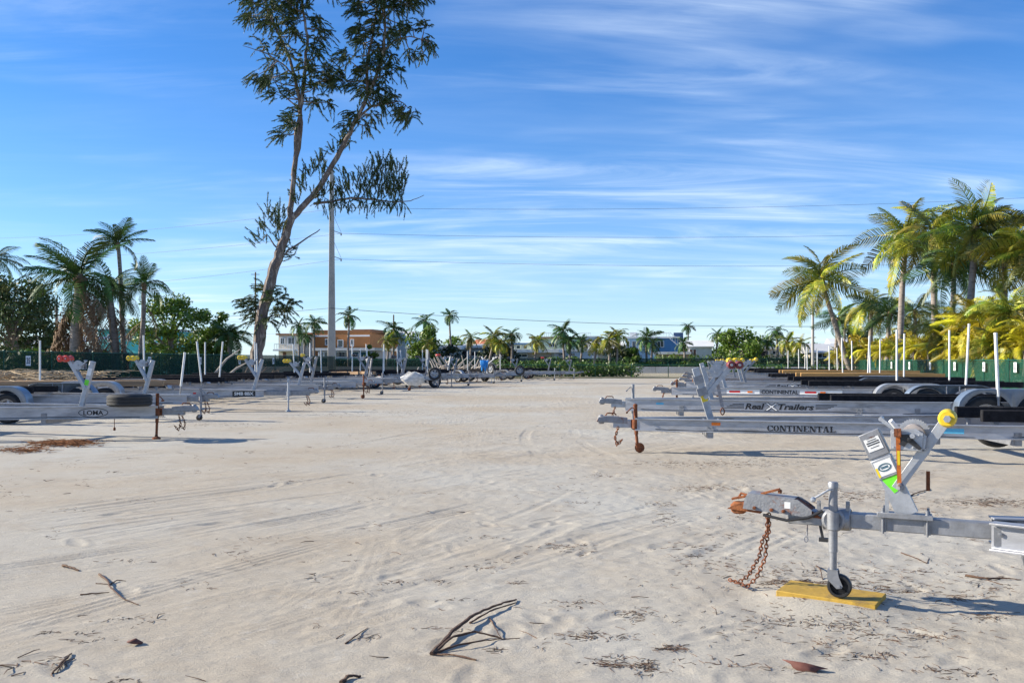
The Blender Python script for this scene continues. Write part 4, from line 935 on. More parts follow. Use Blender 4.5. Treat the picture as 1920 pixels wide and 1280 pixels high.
    p = A.lerp(B, 0.385); b = MB(); b.prism([(-0.05, 0.045), (-0.018, -0.05), (0.052, -0.032), (0.05, 0.042)], (p.x + 0.005, -0.0452, p.z), s_, d, 0.001); b.build('lime_sticker', GST, post)
    # roller arm
    Q, E = Vector((0.955, 0, zt + 0.20)), Vector((1.215, 0, zt + 0.605)); b = MB()
    for y in (-0.05, 0.05): b.bar(Q + Vector((0, y, 0)), E + Vector((0, y, 0)), 0.008, 0.055, (1, 0, 0))
    b.bar(Q + Vector((0.03, 0, 0.02)), Q.lerp(E, 0.55) + Vector((0.024, 0, -0.014)), 0.092, 0.006, (1, 0, 0)); b.bar(Q.lerp(E, 0.82), Q.lerp(E, 0.9), 0.092, 0.05, (1, 0, 0))
    arm = b.build('roller_arm', GALVL, t, bevel=0.002)
    ro = roller(t, E, 0.048, 0.17, YROLL, 28)
    b = MB(); b.bar((1.115, 0.035, zt + 0.30), (1.115, 0.035, zt + 0.19), 0.02, 0.02, (1, 0, 0)); b.build('strap_tail', RUST, arm)
    # winch on its bracket between post and arm
    b = MB(); b.bar((0.93, -0.035, zt + 0.425), (1.10, -0.035, zt + 0.425), 0.09, 0.008); b.build('winch_bracket', GALV, t)
    wn_ = winch(t, (1.03, -0.03, zt + 0.487), 0.98, GALVL, 1)
    b = MB(); b.prism([(-0.085, -0.05), (0.075, -0.058), (0.08, 0.045), (-0.085, 0.055)], (1.015, -0.093, zt + 0.48), (1, 0, 0), (0, 0, 1), 0.004)
    for x, z in ((-0.07, 0.04), (-0.07, -0.04), (0.06, 0.03), (0.03, -0.04), (0.06, -0.045)): b.lathe((1.015 + x, -0.097, zt + 0.48 + z), (0, -1, 0), [(0.005, 0), (0.005, 0.005), (0.001, 0.006)], 6)
    b.build('side_plate', GALVL, wn_, bevel=0.001)
    b = MB(); b.prism([(-0.045, 0.02), (0.0, 0.025), (0.07, -0.05), (0.055, -0.062), (0.0, -0.02), (-0.02, -0.045), (-0.05, -0.03)], (1.02, -0.101, zt + 0.49), (1, 0, 0), (0, 0, 1), 0.006); b.lathe((1.025, -0.107, zt + 0.487), (0, -1, 0), [(0.012, 0), (0.012, 0.012), (0.001, 0.014)], 10); b.build('ratchet_pawl', BLACKP, wn_)
    b = MB(); b.tube((0.925, -0.05, zt + 0.585), (0.965, -0.02, zt + 0.53), 0.013, n=10); b.build('crank_grip', WHITE, wn_)
    # frayed orange strap hanging on the winch
    b = MB(); b.bar((0.968, -0.115, zt + 0.515), (0.972, -0.06, zt + 0.23), 0.004, 0.022, (1, 0, 0)); sp = b.build('tie_strap', STRAP, t)
    b = MB(); b.bar((0.9665, -0.119, zt + 0.545), (0.968, -0.117, zt + 0.50), 0.026, 0.036, (1, 0, 0)); b.build('buckle', RUST, sp)
    b = MB(); b.bar((0.970, -0.1035, zt + 0.42), (0.9715, -0.086, zt + 0.34), 0.003, 0.014, (1, 0, 0)); b.build('strap_label', YST, sp)
    b = MB(); b.lathe((0.975, -0.055, zt + 0.215), (0, 0, 1), [(0.001, -0.02), (0.018, -0.015), (0.02, 0.01), (0.008, 0.025)], 8); b.build('hook', DGALV, sp)
    # side rails from the tongue joint back, cross members, axle
    for s in (-1, 1):
        b = MB(); b.ibeam([(1.43, s * 0.09, zt - 0.015), (4.6, s * 1.0, zt - 0.015), (6.6, s * 1.0, zt - 0.015)], 0.150, 0.095, 0.011, 0.009); b.build('side_rail', ALU, t, bevel=0.002)
        b = MB(); b.box((1.50, s * 0.098, zt - 0.015), (0.12, 0.02, 0.10)); b.lathe((1.47, s * 0.112, zt + 0.0), (0, s, 0), [(0.012, 0), (0.012, 0.012), (0.001, 0.014)], 6); b.build('joint_plate', GALV, t)
        wheel(t, 5.2, s * 1.21); fender(t, 5.2, s * 1.215, (5.2,), 0.80, ALU, out=s)
        b = MB(); b.bar((3.4, s * 0.5, zt + 0.2), (6.5, s * 0.6, zt + 0.2), 0.09, 0.13); b.build('bunk', CARPET, t)
    for x, w in ((1.62, 0.16), (3.4, 0.66), (4.9, 1.02), (6.45, 1.02)):
        b = MB(); b.bar((x, -w, zt - 0.13), (x, w, zt - 0.13), 0.08, 0.075); b.build('cross_member', GALV, t)
    b = MB(); b.bar((5.2, -1.1, RW), (5.2, 1.1, RW), 0.06, 0.06); b.build('axle', GALV, t)
hero()
# the ochre board under the jack wheel
b = MB(); a = Vector((1.915, 5.42, 0)); ang = R(-33)
PLY = mat('ochre painted board', (0.42, 0.26, 0.035), 0.75, 0, 0.22, 4, 0.2, 25, (0.17, 0.11, 0.04), 7, 0.50, 0.70)
b.box((0, 0, 0), (0.56, 0.30, 0.036)); o = b.build('jack_board', PLY, None, bevel=0.004); o.location = (a.x - 0.03, a.y - 0.06, 0.0200); o.rotation_euler = (R(0.5), R(0.6), ang)
tag(o, 'ochre painted board lying on the sand under the nearest jack wheel', 'board')

# things lying on or slung over the trailers
b = MB(); n = 14; V_ = []; bagm = mat('rumpled white canvas', (0.55, 0.54, 0.52), 0.9, 0, 0.3, 5, 0.5, 12)
for i in range(n):
    for j in range(9):
        a_ = 2 * math.pi * i / n; z = j / 8; r_ = (0.55 * (0.25 + 0.75 * math.sin(math.pi * (0.08 + 0.66 * z)))) * (1 + 0.16 * math.sin(3 * a_ + 0.6 * j) + 0.10 * math.sin(7 * a_ - 2 * j)); V_.append((r_ * math.cos(a_), r_ * 0.55 * math.sin(a_), 0.85 * z - 0.16 * math.sin(2 * a_ + 1) * z - 0.10 * math.sin(5 * a_) * z))
b.add(V_, [(i * 9 + j, ((i + 1) % n) * 9 + j, ((i + 1) % n) * 9 + j + 1, i * 9 + j + 1) for i in range(n) for j in range(8)] + [tuple(i * 9 for i in range(n))[::-1], tuple(i * 9 + 8 for i in range(n))])
o = b.build('canvas_bag', bagm); p = W(776, 712, 42.0); o.location = (p.x, 41.6, 0.28); o.scale = (0.95, 0.8, 0.62); tag(o, 'rumpled white canvas bag slung on a trailer coupler in the middle distance', 'bag')
b = MB(); bl = mat('bright blue tarpaulin', (0.02, 0.24, 0.62), 0.6, 0, 0.3, 4, 0.4, 8)
V_ = []; rn = random.Random(3)
for i in range(10):
    for j in range(12):
        x = (i / 9 - 0.5) * 0.9; s_ = (j / 11 - 0.5) * 2; y = 0.16 * math.tanh(s_ * 3) * (1 + 0.3 * rn.random()); z = 0.0 - 1.15 * max(0, abs(s_) - 0.12) * (0.75 + 0.25 * math.sin(i * 1.3) + 0.25 * math.sin(i * 2.9 + (j > 5))) + 0.05 * rn.random(); V_.append((x * (1 - 0.35 * abs(s_)), y, z))
b.add(V_, [(i * 12 + j, (i + 1) * 12 + j, (i + 1) * 12 + j + 1, i * 12 + j + 1) for i in range(9) for j in range(11)])
o = b.build('blue_tarpaulin', bl); p = W(908, 676, 56.9); o.location = (p.x, 56.8, p.z); o.scale = (0.62, 0.8, 0.72); tag(o, 'bright blue tarpaulin draped over a winch in the middle distance', 'tarpaulin')
sf = o.modifiers.new('thickness', 'SOLIDIFY'); sf.thickness = 0.01

# ------------------------------------------------------------------ houses across the road
GLASS = mat('dark window glass', (0.03, 0.045, 0.06), 0.08, 0, 0.2, 1, spec=0.8)
TRIM = mat('white trim', (0.72, 0.72, 0.70), 0.6, 0, 0.08, 1)
DOORB = mat('brown door', (0.16, 0.07, 0.04), 0.6, 0, 0.2, 2)
DARKD = mat('painted opening shade', (0.035, 0.03, 0.03), 0.8, 0, 0.2, 1)  # flat dark panels: shade inside the openings given as colour
WROOF = mat('white flat roof', (0.66, 0.66, 0.65), 0.7, 0, 0.1, 0.6)
def stucco(n, c): return mat(n, c, 0.85, 0, 0.10, 0.7, 0.15, 12)
ORG = stucco('terracotta stucco', (0.46, 0.19, 0.065)); CRM = stucco('cream stucco', (0.62, 0.56, 0.46)); WHT = stucco('white stucco', (0.70, 0.69, 0.67))
TEA = stucco('turquoise stucco', (0.10, 0.52, 0.52)); BLS = stucco('pale blue stucco', (0.40, 0.56, 0.66)); BLD = stucco('strong blue stucco', (0.08, 0.22, 0.42)); GRN = stucco('pale green stucco', (0.50, 0.60, 0.47)); GRY = stucco('blue grey stucco', (0.42, 0.45, 0.52))
TERR = mat('terracotta coping', (0.30, 0.13, 0.06), 0.8, 0, 0.2, 1); TILE = mat('orange tile roof', (0.50, 0.16, 0.06), 0.8, 0, 0.2, 1)
class House:
    def __init__(s, label, px0, px1, Y, py_top, depth, wall, base=0.0, cat='house'):
        s.Y = Y; s.x0, s.x1 = GX(px0, Y), GX(px1, Y); s.h = HZ(py_top, Y); s.d = depth; s.base = base
        s.c = (s.x0 + s.x1) / 2; s.w = s.x1 - s.x0
        s.t = thing('house', label, cat, (s.c, Y, base), R(-11))
        b = MB(); b.box((0, depth / 2, (s.h - base) / 2), (s.w, depth, s.h - base)); b.build('wall', wall, s.t)
    def lx(s, px): return GX(px, s.Y) - s.c
    def lz(s, py): return HZ(py, s.Y) - s.base
    def flat(s, m=WROOF, over=0.5, th=0.25):
        b = MB(); b.box((0, s.d / 2, s.h - s.base + th / 2), (s.w + 2 * over, s.d + 2 * over, th)); s.roof = b.build('roof', m, s.t); return s
    def gable(s, m=WROOF, rise=1.0, over=0.5):
        b = MB(); z = s.h - s.base; o = over; X0, X1, y0, y1, ym = -s.w / 2 - o, s.w / 2 + o, -o, s.d + o, s.d / 2
        b.add([(X0, y0, z), (X1, y0, z), (X1, y1, z), (X0, y1, z), (X0, ym, z + rise), (X1, ym, z + rise), (X0, y0, z - .12), (X1, y0, z - .12), (X1, y1, z - .12), (X0, y1, z - .12)],
              [(0, 1, 5, 4), (2, 3, 4, 5), (0, 4, 3), (1, 2, 5), (6, 7, 1, 0), (7, 8, 2, 1), (8, 9, 3, 2), (9, 6, 0, 3), (6, 9, 8, 7)]); s.roof = b.build('roof', m, s.t); return s
    def win(s, px0, px1, py0, py1, name='window', frame=TRIM, pane=GLASS, mull=1):
        x0, x1, z1, z0 = s.lx(px0), s.lx(px1), s.lz(py0), s.lz(py1); f = 0.10; b = MB()
        b.box(((x0 + x1) / 2, -0.05, z1 + f / 2), (x1 - x0 + 2 * f, 0.14, f)); b.box(((x0 + x1) / 2, -0.05, z0 - f / 2), (x1 - x0 + 2 * f, 0.14, f))
        for x in (x0 - f / 2, x1 + f / 2): b.box((x, -0.05, (z0 + z1) / 2), (f, 0.13, z1 - z0))
        for k in range(mull): x = x0 + (x1 - x0) * (k + 1) / (mull + 1); b.box((x, -0.03, (z0 + z1) / 2), (0.06, 0.06, z1 - z0))
        w = b.build(name, frame, s.t); b = MB(); b.box(((x0 + x1) / 2, -0.008, (z0 + z1) / 2), (x1 - x0, 0.02, z1 - z0)); b.build('pane', pane, w)
        return s
    def door(s, px0, px1, py0, m=DOORB):
        x0, x1, z1 = s.lx(px0), s.lx(px1), s.lz(py0); b = MB(); b.box(((x0 + x1) / 2, -0.03, z1 / 2), (x1 - x0, 0.06, z1)); b.build('door', m, s.t); return s
    def band(s, py0, py1, m, name='cornice', px0=None, px1=None, out=0.15):
        z1, z0 = s.lz(py0), s.lz(py1); X0 = -s.w / 2 - 0.05 if px0 is None else s.lx(px0); X1 = s.w / 2 + 0.05 if px1 is None else s.lx(px1)
        b = MB(); b.box(((X0 + X1) / 2, -out / 2, (z0 + z1) / 2), (X1 - X0, out, z1 - z0)); b.build(name, m, s.t); return s
    def block(s, px0, px1, py0, py1, dy, dep, m, name):
        x0, x1, z1, z0 = s.lx(px0), s.lx(px1), s.lz(py0), s.lz(py1); b = MB(); b.box(((x0 + x1) / 2, dy + dep / 2, (z0 + z1) / 2), (x1 - x0, dep, z1 - z0)); return b.build(name, m, s.t)
    def railing(s, px0, px1, py0, py1, dy=-0.05, py2=None):        # upright balusters; py2: lower right end for a stair
        b = MB(); x0, x1 = s.lx(px0), s.lx(px1); za, zb = s.lz(py0), s.lz(py1); drop = 0 if py2 is None else s.lz(py2) - za; n = max(3, int((x1 - x0) / 0.35))
        b.bar((x0, dy, za), (x1, dy, za + drop), 0.08, 0.08); b.bar((x0, dy, zb), (x1, dy, zb + drop), 0.08, 0.10)
        for i in range(n + 1): k = i / n; b.bar((x0 + (x1 - x0) * k, dy, zb + drop * k), (x0 + (x1 - x0) * k, dy, za + drop * k), 0.07, 0.05, (1, 0, 0))
        b.build('railing', TRIM, s.t); return s
H = House('terracotta two-storey house with brown coping behind the concrete pole', 588, 696, 132, 622, 14, ORG); H.flat(TERR, 0.06, 0.25)
H.band(628, 631, TRIM, px0=588, px1=622); H.band(628, 631, TRIM, px0=655, px1=696); H.win(609, 615, 636, 646); H.win(634, 643, 638, 650, mull=0); H.win(659, 664, 637, 648); H.block(580, 622, 618, 628, 1, 6, TERR, 'parapet'); H.block(655, 696, 617, 626, 1, 6, TERR, 'parapet')
H = House('white house with an outside stair left of the terracotta house', 521, 560, 128, 628, 10, CRM); H.flat(TERR, 0.3, 0.2); H.win(526, 533, 634, 644); H.win(541, 553, 633, 646); H.railing(520, 556, 645, 655, -1.2); H.railing(556, 576, 645, 655, -1.2, 668); H.block(519, 560, 655, 658, -1.5, 1.5, TRIM, 'balcony'); H.door(530, 536, 660)
H = House('orange low house between the stair and the terracotta house', 561, 600, 134, 626, 8, ORG); H.flat(TERR, 0.2, 0.2); H.win(568, 576, 636, 646); H.block(560, 585, 648, 668, -2.0, 2.0, stucco('yellow stucco', (0.62, 0.42, 0.14)), 'porch')
H = House('long low white carport with dark bays beside the concrete pole', 593, 700, 122, 657, 8, GRY); H.flat(WROOF, 0.6, 0.35)
for a_, c_ in ((597, 604), (607, 616), (630, 652), (660, 674), (678, 692)): H.win(a_, c_, 660, 669, 'bay', TRIM, GLASS, 0)
H = House('pale blue two-storey house right of the terracotta house', 697, 722, 138, 631, 10, BLS); H.flat(WROOF, 0.15, 0.2); H.win(704, 717, 641, 650); H.block(705, 735, 622, 631, 3, 4, GRY, 'rooftop_room')
H = House('small light blue house behind the palms with a white window', 716, 762, 144, 634, 8, BLS); H.gable(WROOF, 1.2); H.win(728, 736, 645, 653)
H = House('white motorhome-like low building with dark windows behind the bare posts', 760, 812, 124, 653, 5, WHT); H.flat(WROOF, 0.1, 0.3); H.win(772, 785, 656, 663); H.win(790, 802, 655, 662); H.block(778, 790, 647, 651, 2, 2, WROOF, 'roof_unit')
H = House('white low house with stepped flat roof at centre left', 811, 860, 126, 655, 9, WHT); H.flat(WROOF, 0.5, 0.3); H.win(814, 820, 660, 664); H.win(836, 842, 660, 666)
H = House('blue-grey low house with a dark porch left of centre', 834, 908, 128, 652, 11, GRY); H.flat(WROOF, 0.9, 0.35); H.door(867, 874, 658, DARKD); H.win(880, 902, 659, 667, 'porch_opening', TRIM, DARKD, 0); H.block(858, 905, 644, 651, 3, 7, WROOF, 'upper_roof')
H = House('far house with an orange tile roof behind the palms', 886, 925, 158, 649, 9, WHT); H.gable(TILE, 1.3)
H = House('low blue-grey house with a white flat roof at the centre', 952, 1040, 126, 661, 10, GRY); H.flat(WROOF, 0.7, 0.45); H.win(968, 988, 664, 669); H.door(1010, 1025, 664, DARKD); H.block(990, 1034, 659, 669, -0.3, 0.3, stucco('tan stucco', (0.42, 0.33, 0.25)), 'front_panel')
H = House('far blue-roofed house with a white upper storey at the centre', 955, 995, 156, 646, 9, WHT); H.flat(mat('blue metal roof', (0.12, 0.22, 0.40), 0.5, 0.2, 0.1, 1), 0.5, 0.3); 
for a_ in (958, 969, 982): H.win(a_, a_ + 6, 648, 653, mull=0)
H = House('pale green two-storey house with a roof terrace behind the centre palms', 996, 1072, 150, 634, 11, GRN); H.flat(mat('brown fascia', (0.25, 0.17, 0.10), 0.7, 0, 0.1, 1), 0.4, 0.25); H.win(1030, 1042, 643, 650); H.win(1060, 1066, 642, 650); H.railing(1012, 1036, 624, 632, 0.4)
H = House('long white low house right of centre with small windows', 1035, 1110, 130, 658, 9, WHT); H.flat(WROOF, 0.3, 0.3); H.win(1040, 1046, 662, 666, mull=0); H.win(1052, 1056, 660, 664, mull=0); H.win(1070, 1078, 662, 667)
H = House('white gabled house half hidden by palms right of centre', 1092, 1165, 138, 656, 9, CRM); H.gable(WROOF, 1.4); H.win(1100, 1108, 660, 666); H.win(1130, 1140, 660, 667)
H = House('white tall house behind the palm cluster right of centre', 1085, 1120, 160, 632, 8, WHT); H.flat(WROOF, 0.2, 0.2); H.win(1092, 1098, 636, 644); H.win(1104, 1110, 636, 644); H.railing(1087, 1107, 624, 631, 0.3)
H = House('pale blue house with white roof terrace and outside stair', 1172, 1228, 140, 634, 11, BLS); H.flat(TRIM, 0.3, 0.25); H.win(1176, 1180, 640, 650, mull=0); H.win(1186, 1192, 640, 652); H.win(1198, 1203, 644, 654, mull=0); H.railing(1174, 1228, 624, 632, 0.1); H.block(1180, 1192, 622, 632, 2, 3, TRIM, 'rooftop_room')
H = House('deep blue house wing with a white outside stair', 1226, 1272, 141, 634, 10, BLD); H.flat(TRIM, 0.2, 0.25); H.railing(1226, 1254, 624, 632, 0.0); H.railing(1256, 1280, 623, 635, -0.4, 643); H.win(1233, 1244, 640, 650); H.block(1262, 1280, 622, 640, 4, 3, mat('navy wall', (0.03, 0.07, 0.16), 0.7), 'stair_tower')
H = House('low tan building with a white roof edge in front of the blue house', 1230, 1290, 124, 664, 7, stucco('tan stucco', (0.42, 0.33, 0.25))); H.flat(WROOF, 0.4, 0.35)
H = House('small white cottage with brown double doors at right of centre', 1290, 1334, 124, 649, 7, WHT); H.gable(WROOF, 0.9, 0.3); H.win(1294, 1299, 655, 667, 'french_door', TRIM, DOORB, 0); H.win(1300, 1305, 655, 667, 'french_door', TRIM, DOORB, 0)
H = House('low cream house with an orange edged wall behind the round trees', 1372, 1412, 126, 652, 8, CRM); H.flat(TILE, 0.1, 0.15); H.win(1384, 1392, 658, 666)
H = House('low white house with a dark porch behind the right palms', 1410, 1470, 128, 654, 9, CRM); H.flat(WROOF, 0.5, 0.35); H.win(1414, 1440, 658, 668, 'porch_opening', TRIM, DARKD, 0); H.win(1448, 1460, 658, 664)
H = House('grey roofed beige house behind the right fence', 1520, 1602, 118, 660, 9, CRM); H.gable(mat('pale grey roof', (0.5, 0.5, 0.5), 0.7, 0, 0.1, 1), 1.2); H.win(1535, 1550, 663, 670)
H = House('long white house roof seen between the leaning right palms', 1570, 1700, 128, 650, 9, WHT); H.gable(WROOF, 1.3); H.win(1600, 1612, 656, 664)
H = House('turquoise two-storey house with white window frames behind the left palms', 178, 300, 86, 620, 10, TEA); H.flat(TRIM, 0.5, 0.22); H.win(238, 250, 627, 637); H.win(283, 296, 630, 646); H.win(200, 212, 628, 640); H.band(617, 620, mat('teal fascia', (0.03, 0.25, 0.28), 0.6), 'fascia', out=0.55)
H = House('white shed with a turquoise side seen under the left trees', 296, 338, 84, 646, 6, stucco('bright aqua', (0.18, 0.62, 0.66))); H.flat(WROOF, 0.3, 0.2); H.win(300, 312, 650, 658); H.door(322, 330, 650, DARKD)
H = House('open shed with a ribbed white roof beyond the left fence', -30, 112, 72, 652, 6, WHT)
b = MB(); zr = H.h
b.add([(-H.w / 2 - .4, -1.2, zr - .05), (H.w / 2 + .4, -1.2, zr - .05), (H.w / 2 + .4, 6.4, zr + 1.0), (-H.w / 2 - .4, 6.4, zr + 1.0)], [(0, 1, 2, 3)])
r_ = b.build('roof', mat('ribbed white roof sheet', (0.68, 0.68, 0.68), 0.5, 0, 0.1, 1), H.t); r_.modifiers.new('thickness', 'SOLIDIFY').thickness = 0.06
for k in range(18):
    x = -H.w / 2 + H.w * k / 17; b = MB(); b.bar((x, -1.2, zr - .02), (x, 6.4, zr + 1.03), 0.06, 0.07); b.build('rib', TRIM, r_)

# ------------------------------------------------------------------ poles and wires
CONC = mat('pale grey pole concrete', (0.38, 0.36, 0.33), 0.85, 0, 0.2, 0.8, 0.1, 15)
WOODP = mat('weathered pole wood', (0.16, 0.12, 0.09), 0.9, 0, 0.2, 3); CABLE = mat('dark cable', (0.05, 0.055, 0.06), 0.6); INSU = mat('insulator', (0.35, 0.36, 0.38), 0.3)
PY = 90.0; pb = W(622, 700, PY); topz = HZ(318, PY)
t = thing('concrete_utility_pole', 'tall pale concrete power pole with insulators at the far end', 'pole', (pb.x, PY, 0))
b = MB(); b.sweep([(-1, -1), (1, -1), (1, 1), (-1, 1)], [(0, 0, -0.3), (0, 0, 0.01)], (0, 1, 0)); b.v = []; b.f = []
h0, h1 = 0.36, 0.17
b.add([(sx * h, sy * h, z) for z, h in ((-0.3, h0), (topz, h1)) for sx, sy in ((-1, -1), (1, -1), (1, 1), (-1, 1))], [(0, 1, 5, 4), (1, 2, 6, 5), (2, 3, 7, 6), (3, 0, 4, 7), (4, 5, 6, 7)])
b.build('shaft', CONC, t, bevel=0.04)
att = []
for py in (390, 438, 486):
    z = HZ(py, PY); w_ = h0 + (h1 - h0) * z / topz; e = Vector((0.95, -0.1, z)); b = MB(); b.bar((w_, -0.1, z + 0.25), e, 0.07, 0.07); b.bar((w_, -0.1, z + 1.7), e + Vector((0, 0, 0.1)), 0.03, 0.03); b.build('insulator_arm', INSU, t)
    b = MB(); b.lathe(e, (0, 0, -1), [(.05, -.05), (.09, 0), (.05, .04), (.09, .09), (.05, .13), (.09, .18), (.03, .22)], 10); b.build('insulator', INSU, t); att.append(Vector((pb.x, PY, 0)) + e)
b = MB()
for k in range(22): z = 3 + k * 0.72; w_ = h0 + (h1 - h0) * z / topz; b.box((-w_ * 0.1, -w_ - 0.01, z), (0.06, 0.05, 0.06))
b.build('step_bolts', INSU, t)
def wire(a, c, sag, r, label, n=40):
    r *= 0.65
    pts = [a.lerp(c, i / n) - Vector((0, 0, sag * 4 * (i / n) * (1 - i / n))) for i in range(n + 1)]; b = MB(); b.path(pts, r, 5); o = b.build('power_line', CABLE); tag(o, label, 'cable', 'overhead power lines')
names = ('top', 'middle', 'lowest')
for k, py in enumerate((362, 425, 486)):
    wire(att[k], W(2150, py - 4, 112), 0.9, 0.022, f'{names[k]} of the three power lines running right from the concrete pole')
for k, py in enumerate((436, 474, 540)):
    wire(att[k], W(-250, py + 6, 150), 1.5, 0.022, f'{names[k]} of the three power lines running left from the concrete pole')
wire(Vector((pb.x, PY - 0.4, HZ(578, PY))), W(1525, 612, 96), 0.5, 0.035, 'thick low cable from the concrete pole to the transformer pole'); wire(Vector((pb.x, PY - 0.4, HZ(578, PY))), W(-150, 622, 120), 0.4, 0.03, 'thick low cable running left from the concrete pole')
b = MB(); b.path([W(680, 583, 92), W(790, 593, 92)], 0.05, 6)
def wpole(px, py_top, Y, lab, r=0.13, tx=False, m=WOODP, arms=()):
    t = thing('utility_pole', lab, 'pole', (GX(px, Y), Y, 0)); z = HZ(py_top, Y); b = MB(); b.path([(0, 0, -0.3), (0, 0, z * 0.5), (0, 0, z)], [r, r * 0.9, r * 0.75], 10); b.build('shaft', m, t)
    for a_ in arms: b = MB(); b.bar((-0.7, -0.1, z - a_), (0.7, -0.1, z - a_), 0.08, 0.09); b.build('cross_arm', m, t)
    if tx:
        b = MB(); b.lathe((0.45, -0.1, z - 1.6), (0, 0, 1), [(.001, 0), (.22, 0), (.25, .05), (.25, .75), (.2, .82), (.08, .9), (.05, 1.05), (.001, 1.06)], 14); b.build('transformer', mat('transformer grey', (0.22, 0.23, 0.24), 0.5), t); b = MB(); b.bar((0, -0.1, z - 0.45), (0.5, -0.1, z - 0.45), .05, .05); b.bar((0, -0.1, z - 1.3), (0.25, -0.1, z - 1.3), .05, .05); b.build('bracket', DGALV, t)
    return t
wpole(1524, 562, 96, 'pale pole with a grey transformer beside the leaning right palm', 0.16, True, CONC)
wpole(479, 510, 150, 'distant thin pole with short arms left of the leaning trunk', 0.16, False, WOODP, (0.4, 2.0)); wpole(106, 572, 70, 'dark wooden pole beside the leftmost palm', 0.13)
wpole(738, 590, 120, 'short wooden pole behind the centre left palms', 0.12)
for k, (y0, y1) in enumerate(((590, 596), (600, 604), (612, 618))):
    wire(W(106, y0 + 2, 70), W(560, y1 + 6, 150), 0.3, 0.02, f"{('upper', 'second', 'lower')[k]} thin wire right of the dark wooden pole"); wire(W(106, y0 + 2, 70), W(-200, y0 - 2, 70), 0.15, 0.03, f"{('upper', 'second', 'lower')[k]} white wire crossing the trees at the left edge")

# ------------------------------------------------------------------ plants
LEAFD = mat('dark palm leaf', (0.055, 0.115, 0.018), 0.5, 0, 0.35, 2.5, rand=0.45, trans=0.12)
LEAFY = mat('sunlit palm leaf', (0.115, 0.165, 0.012), 0.45, 0, 0.5, 2.5, rand=0.5, trans=0.14, spot=(0.42, 0.35, 0.03), sscale=1.7, slo=0.46, shi=0.60)  # bright yellow spots paint sun highlights onto a darkened leaf colour
LEAFA = mat('golden areca leaf', (0.42, 0.36, 0.012), 0.5, 0, 0.40, 2.5, rand=0.4, trans=0.18, spot=(0.12, 0.17, 0.02), sscale=1.6, slo=0.52, shi=0.66)
DEADF = mat('dead frond', (0.20, 0.13, 0.075), 0.9, 0, 0.35, 3, rand=0.25)
BARK = mat('grey palm bark', (0.27, 0.23, 0.20), 0.9, 0, 0.3, 4, 0.5, 9, (0.12, 0.10, 0.08), 3, 0.5, 0.65, stretch=(1, 1, 4))
CBARK = mat('highlighted casuarina bark', (0.15, 0.115, 0.095), 0.9, 0, 0.5, 3, 0.9, 6, (0.36, 0.31, 0.26), 2.2, 0.52, 0.62, stretch=(2, 2, 0.5))  # pale patches put highlights into the grey-brown bark colour
NEED = mat('casuarina needles', (0.055, 0.092, 0.024), 0.55, 0, 0.40, 0.9, trans=0.2, spot=(0.17, 0.16, 0.03), sscale=0.55, slo=0.52, shi=0.68)  # olive patches put sunlit green into the needle colour
LEAFB = mat('broad leaf', (0.10, 0.175, 0.016), 0.5, 0, 0.45, 1.4, trans=0.25, spot=(0.17, 0.21, 0.02), sscale=0.9, slo=0.52, shi=0.68)
LEAFH = mat('hedge leaf', (0.060, 0.125, 0.015), 0.5, 0, 0.45, 1.8, trans=0.25, spot=(0.22, 0.26, 0.02), sscale=1.5, slo=0.54, shi=0.66)
LEAFS = mat('sombre leaf', (0.022, 0.042, 0.016), 0.55, 0, 0.45, 1.2, trans=0.15, spot=(0.09, 0.08, 0.02), sscale=0.8, slo=0.54, shi=0.7)
LEAFG = mat('golden shrub leaf', (0.42, 0.30, 0.015), 0.55, 0, 0.40, 1.6, trans=0.3, spot=(0.13, 0.14, 0.015), sscale=1.1, slo=0.50, shi=0.62)
def frond_mesh(name, m, curv, nl, seed, ll=0.36, lw=0.020, droop=0.5, sweep_=0.0):
    rn = random.Random(seed); b = MB(); n = 12; pts = [Vector((0, 0, 0))]; a = 0.0; tang = []
    for i in range(n):
        s = (i + 0.5) / n; a = -curv * s ** 1.25; tang.append(Vector((math.cos(a), sweep_ * s, math.sin(a))).normalized()); pts.append(pts[-1] + tang[-1] / n)
    b.path(pts, [0.013 * (1 - 0.85 * i / n) + 0.0015 for i in range(n + 1)], 4)
    V_, F_ = [], []
    for i in range(nl):
        s = 0.10 + 0.90 * (i + 0.5) / nl
        for sd in (-1, 1):
            f = min(0.999, s + rn.uniform(-0.4, 0.4) / nl); k = int(f * n); p = pts[k].lerp(pts[k + 1], f * n - k); tg = tang[k]
            up = Vector((-tg.z, 0, tg.x)); out = Vector((0, sd, 0))
            L_ = ll * (math.sin(math.pi * (0.16 + 0.80 * s)) ** 0.7) * rn.uniform(0.8, 1.12); dr = droop * rn.uniform(0.6, 1.4)
            d1 = (out * 0.82 + tg * (0.35 + 0.5 * s) + up * (0.22 - 0.35 * dr)).normalized(); d2 = (out * 0.55 + tg * (0.40 + 0.5 * s) - Vector((0, 0, 1)) * (0.35 + dr) + Vector((0, sweep_, 0))).normalized()
            m1 = p + d1 * (L_ * 0.5); e = m1 + d2 * (L_ * 0.5); w_ = lw * rn.uniform(0.8, 1.2); side = (tg + up * 0.3 * sd).normalized() * w_; q = len(V_)
            V_ += [p - side * 0.5, p + side * 0.5, m1 + side * 0.55, m1 - side * 0.55, e]; F_ += [(q, q + 1, q + 2, q + 3), (q + 3, q + 2, q + 4)]
    b.add(V_, F_)
    return b.mesh(name, m, smooth=False)
FR = {}
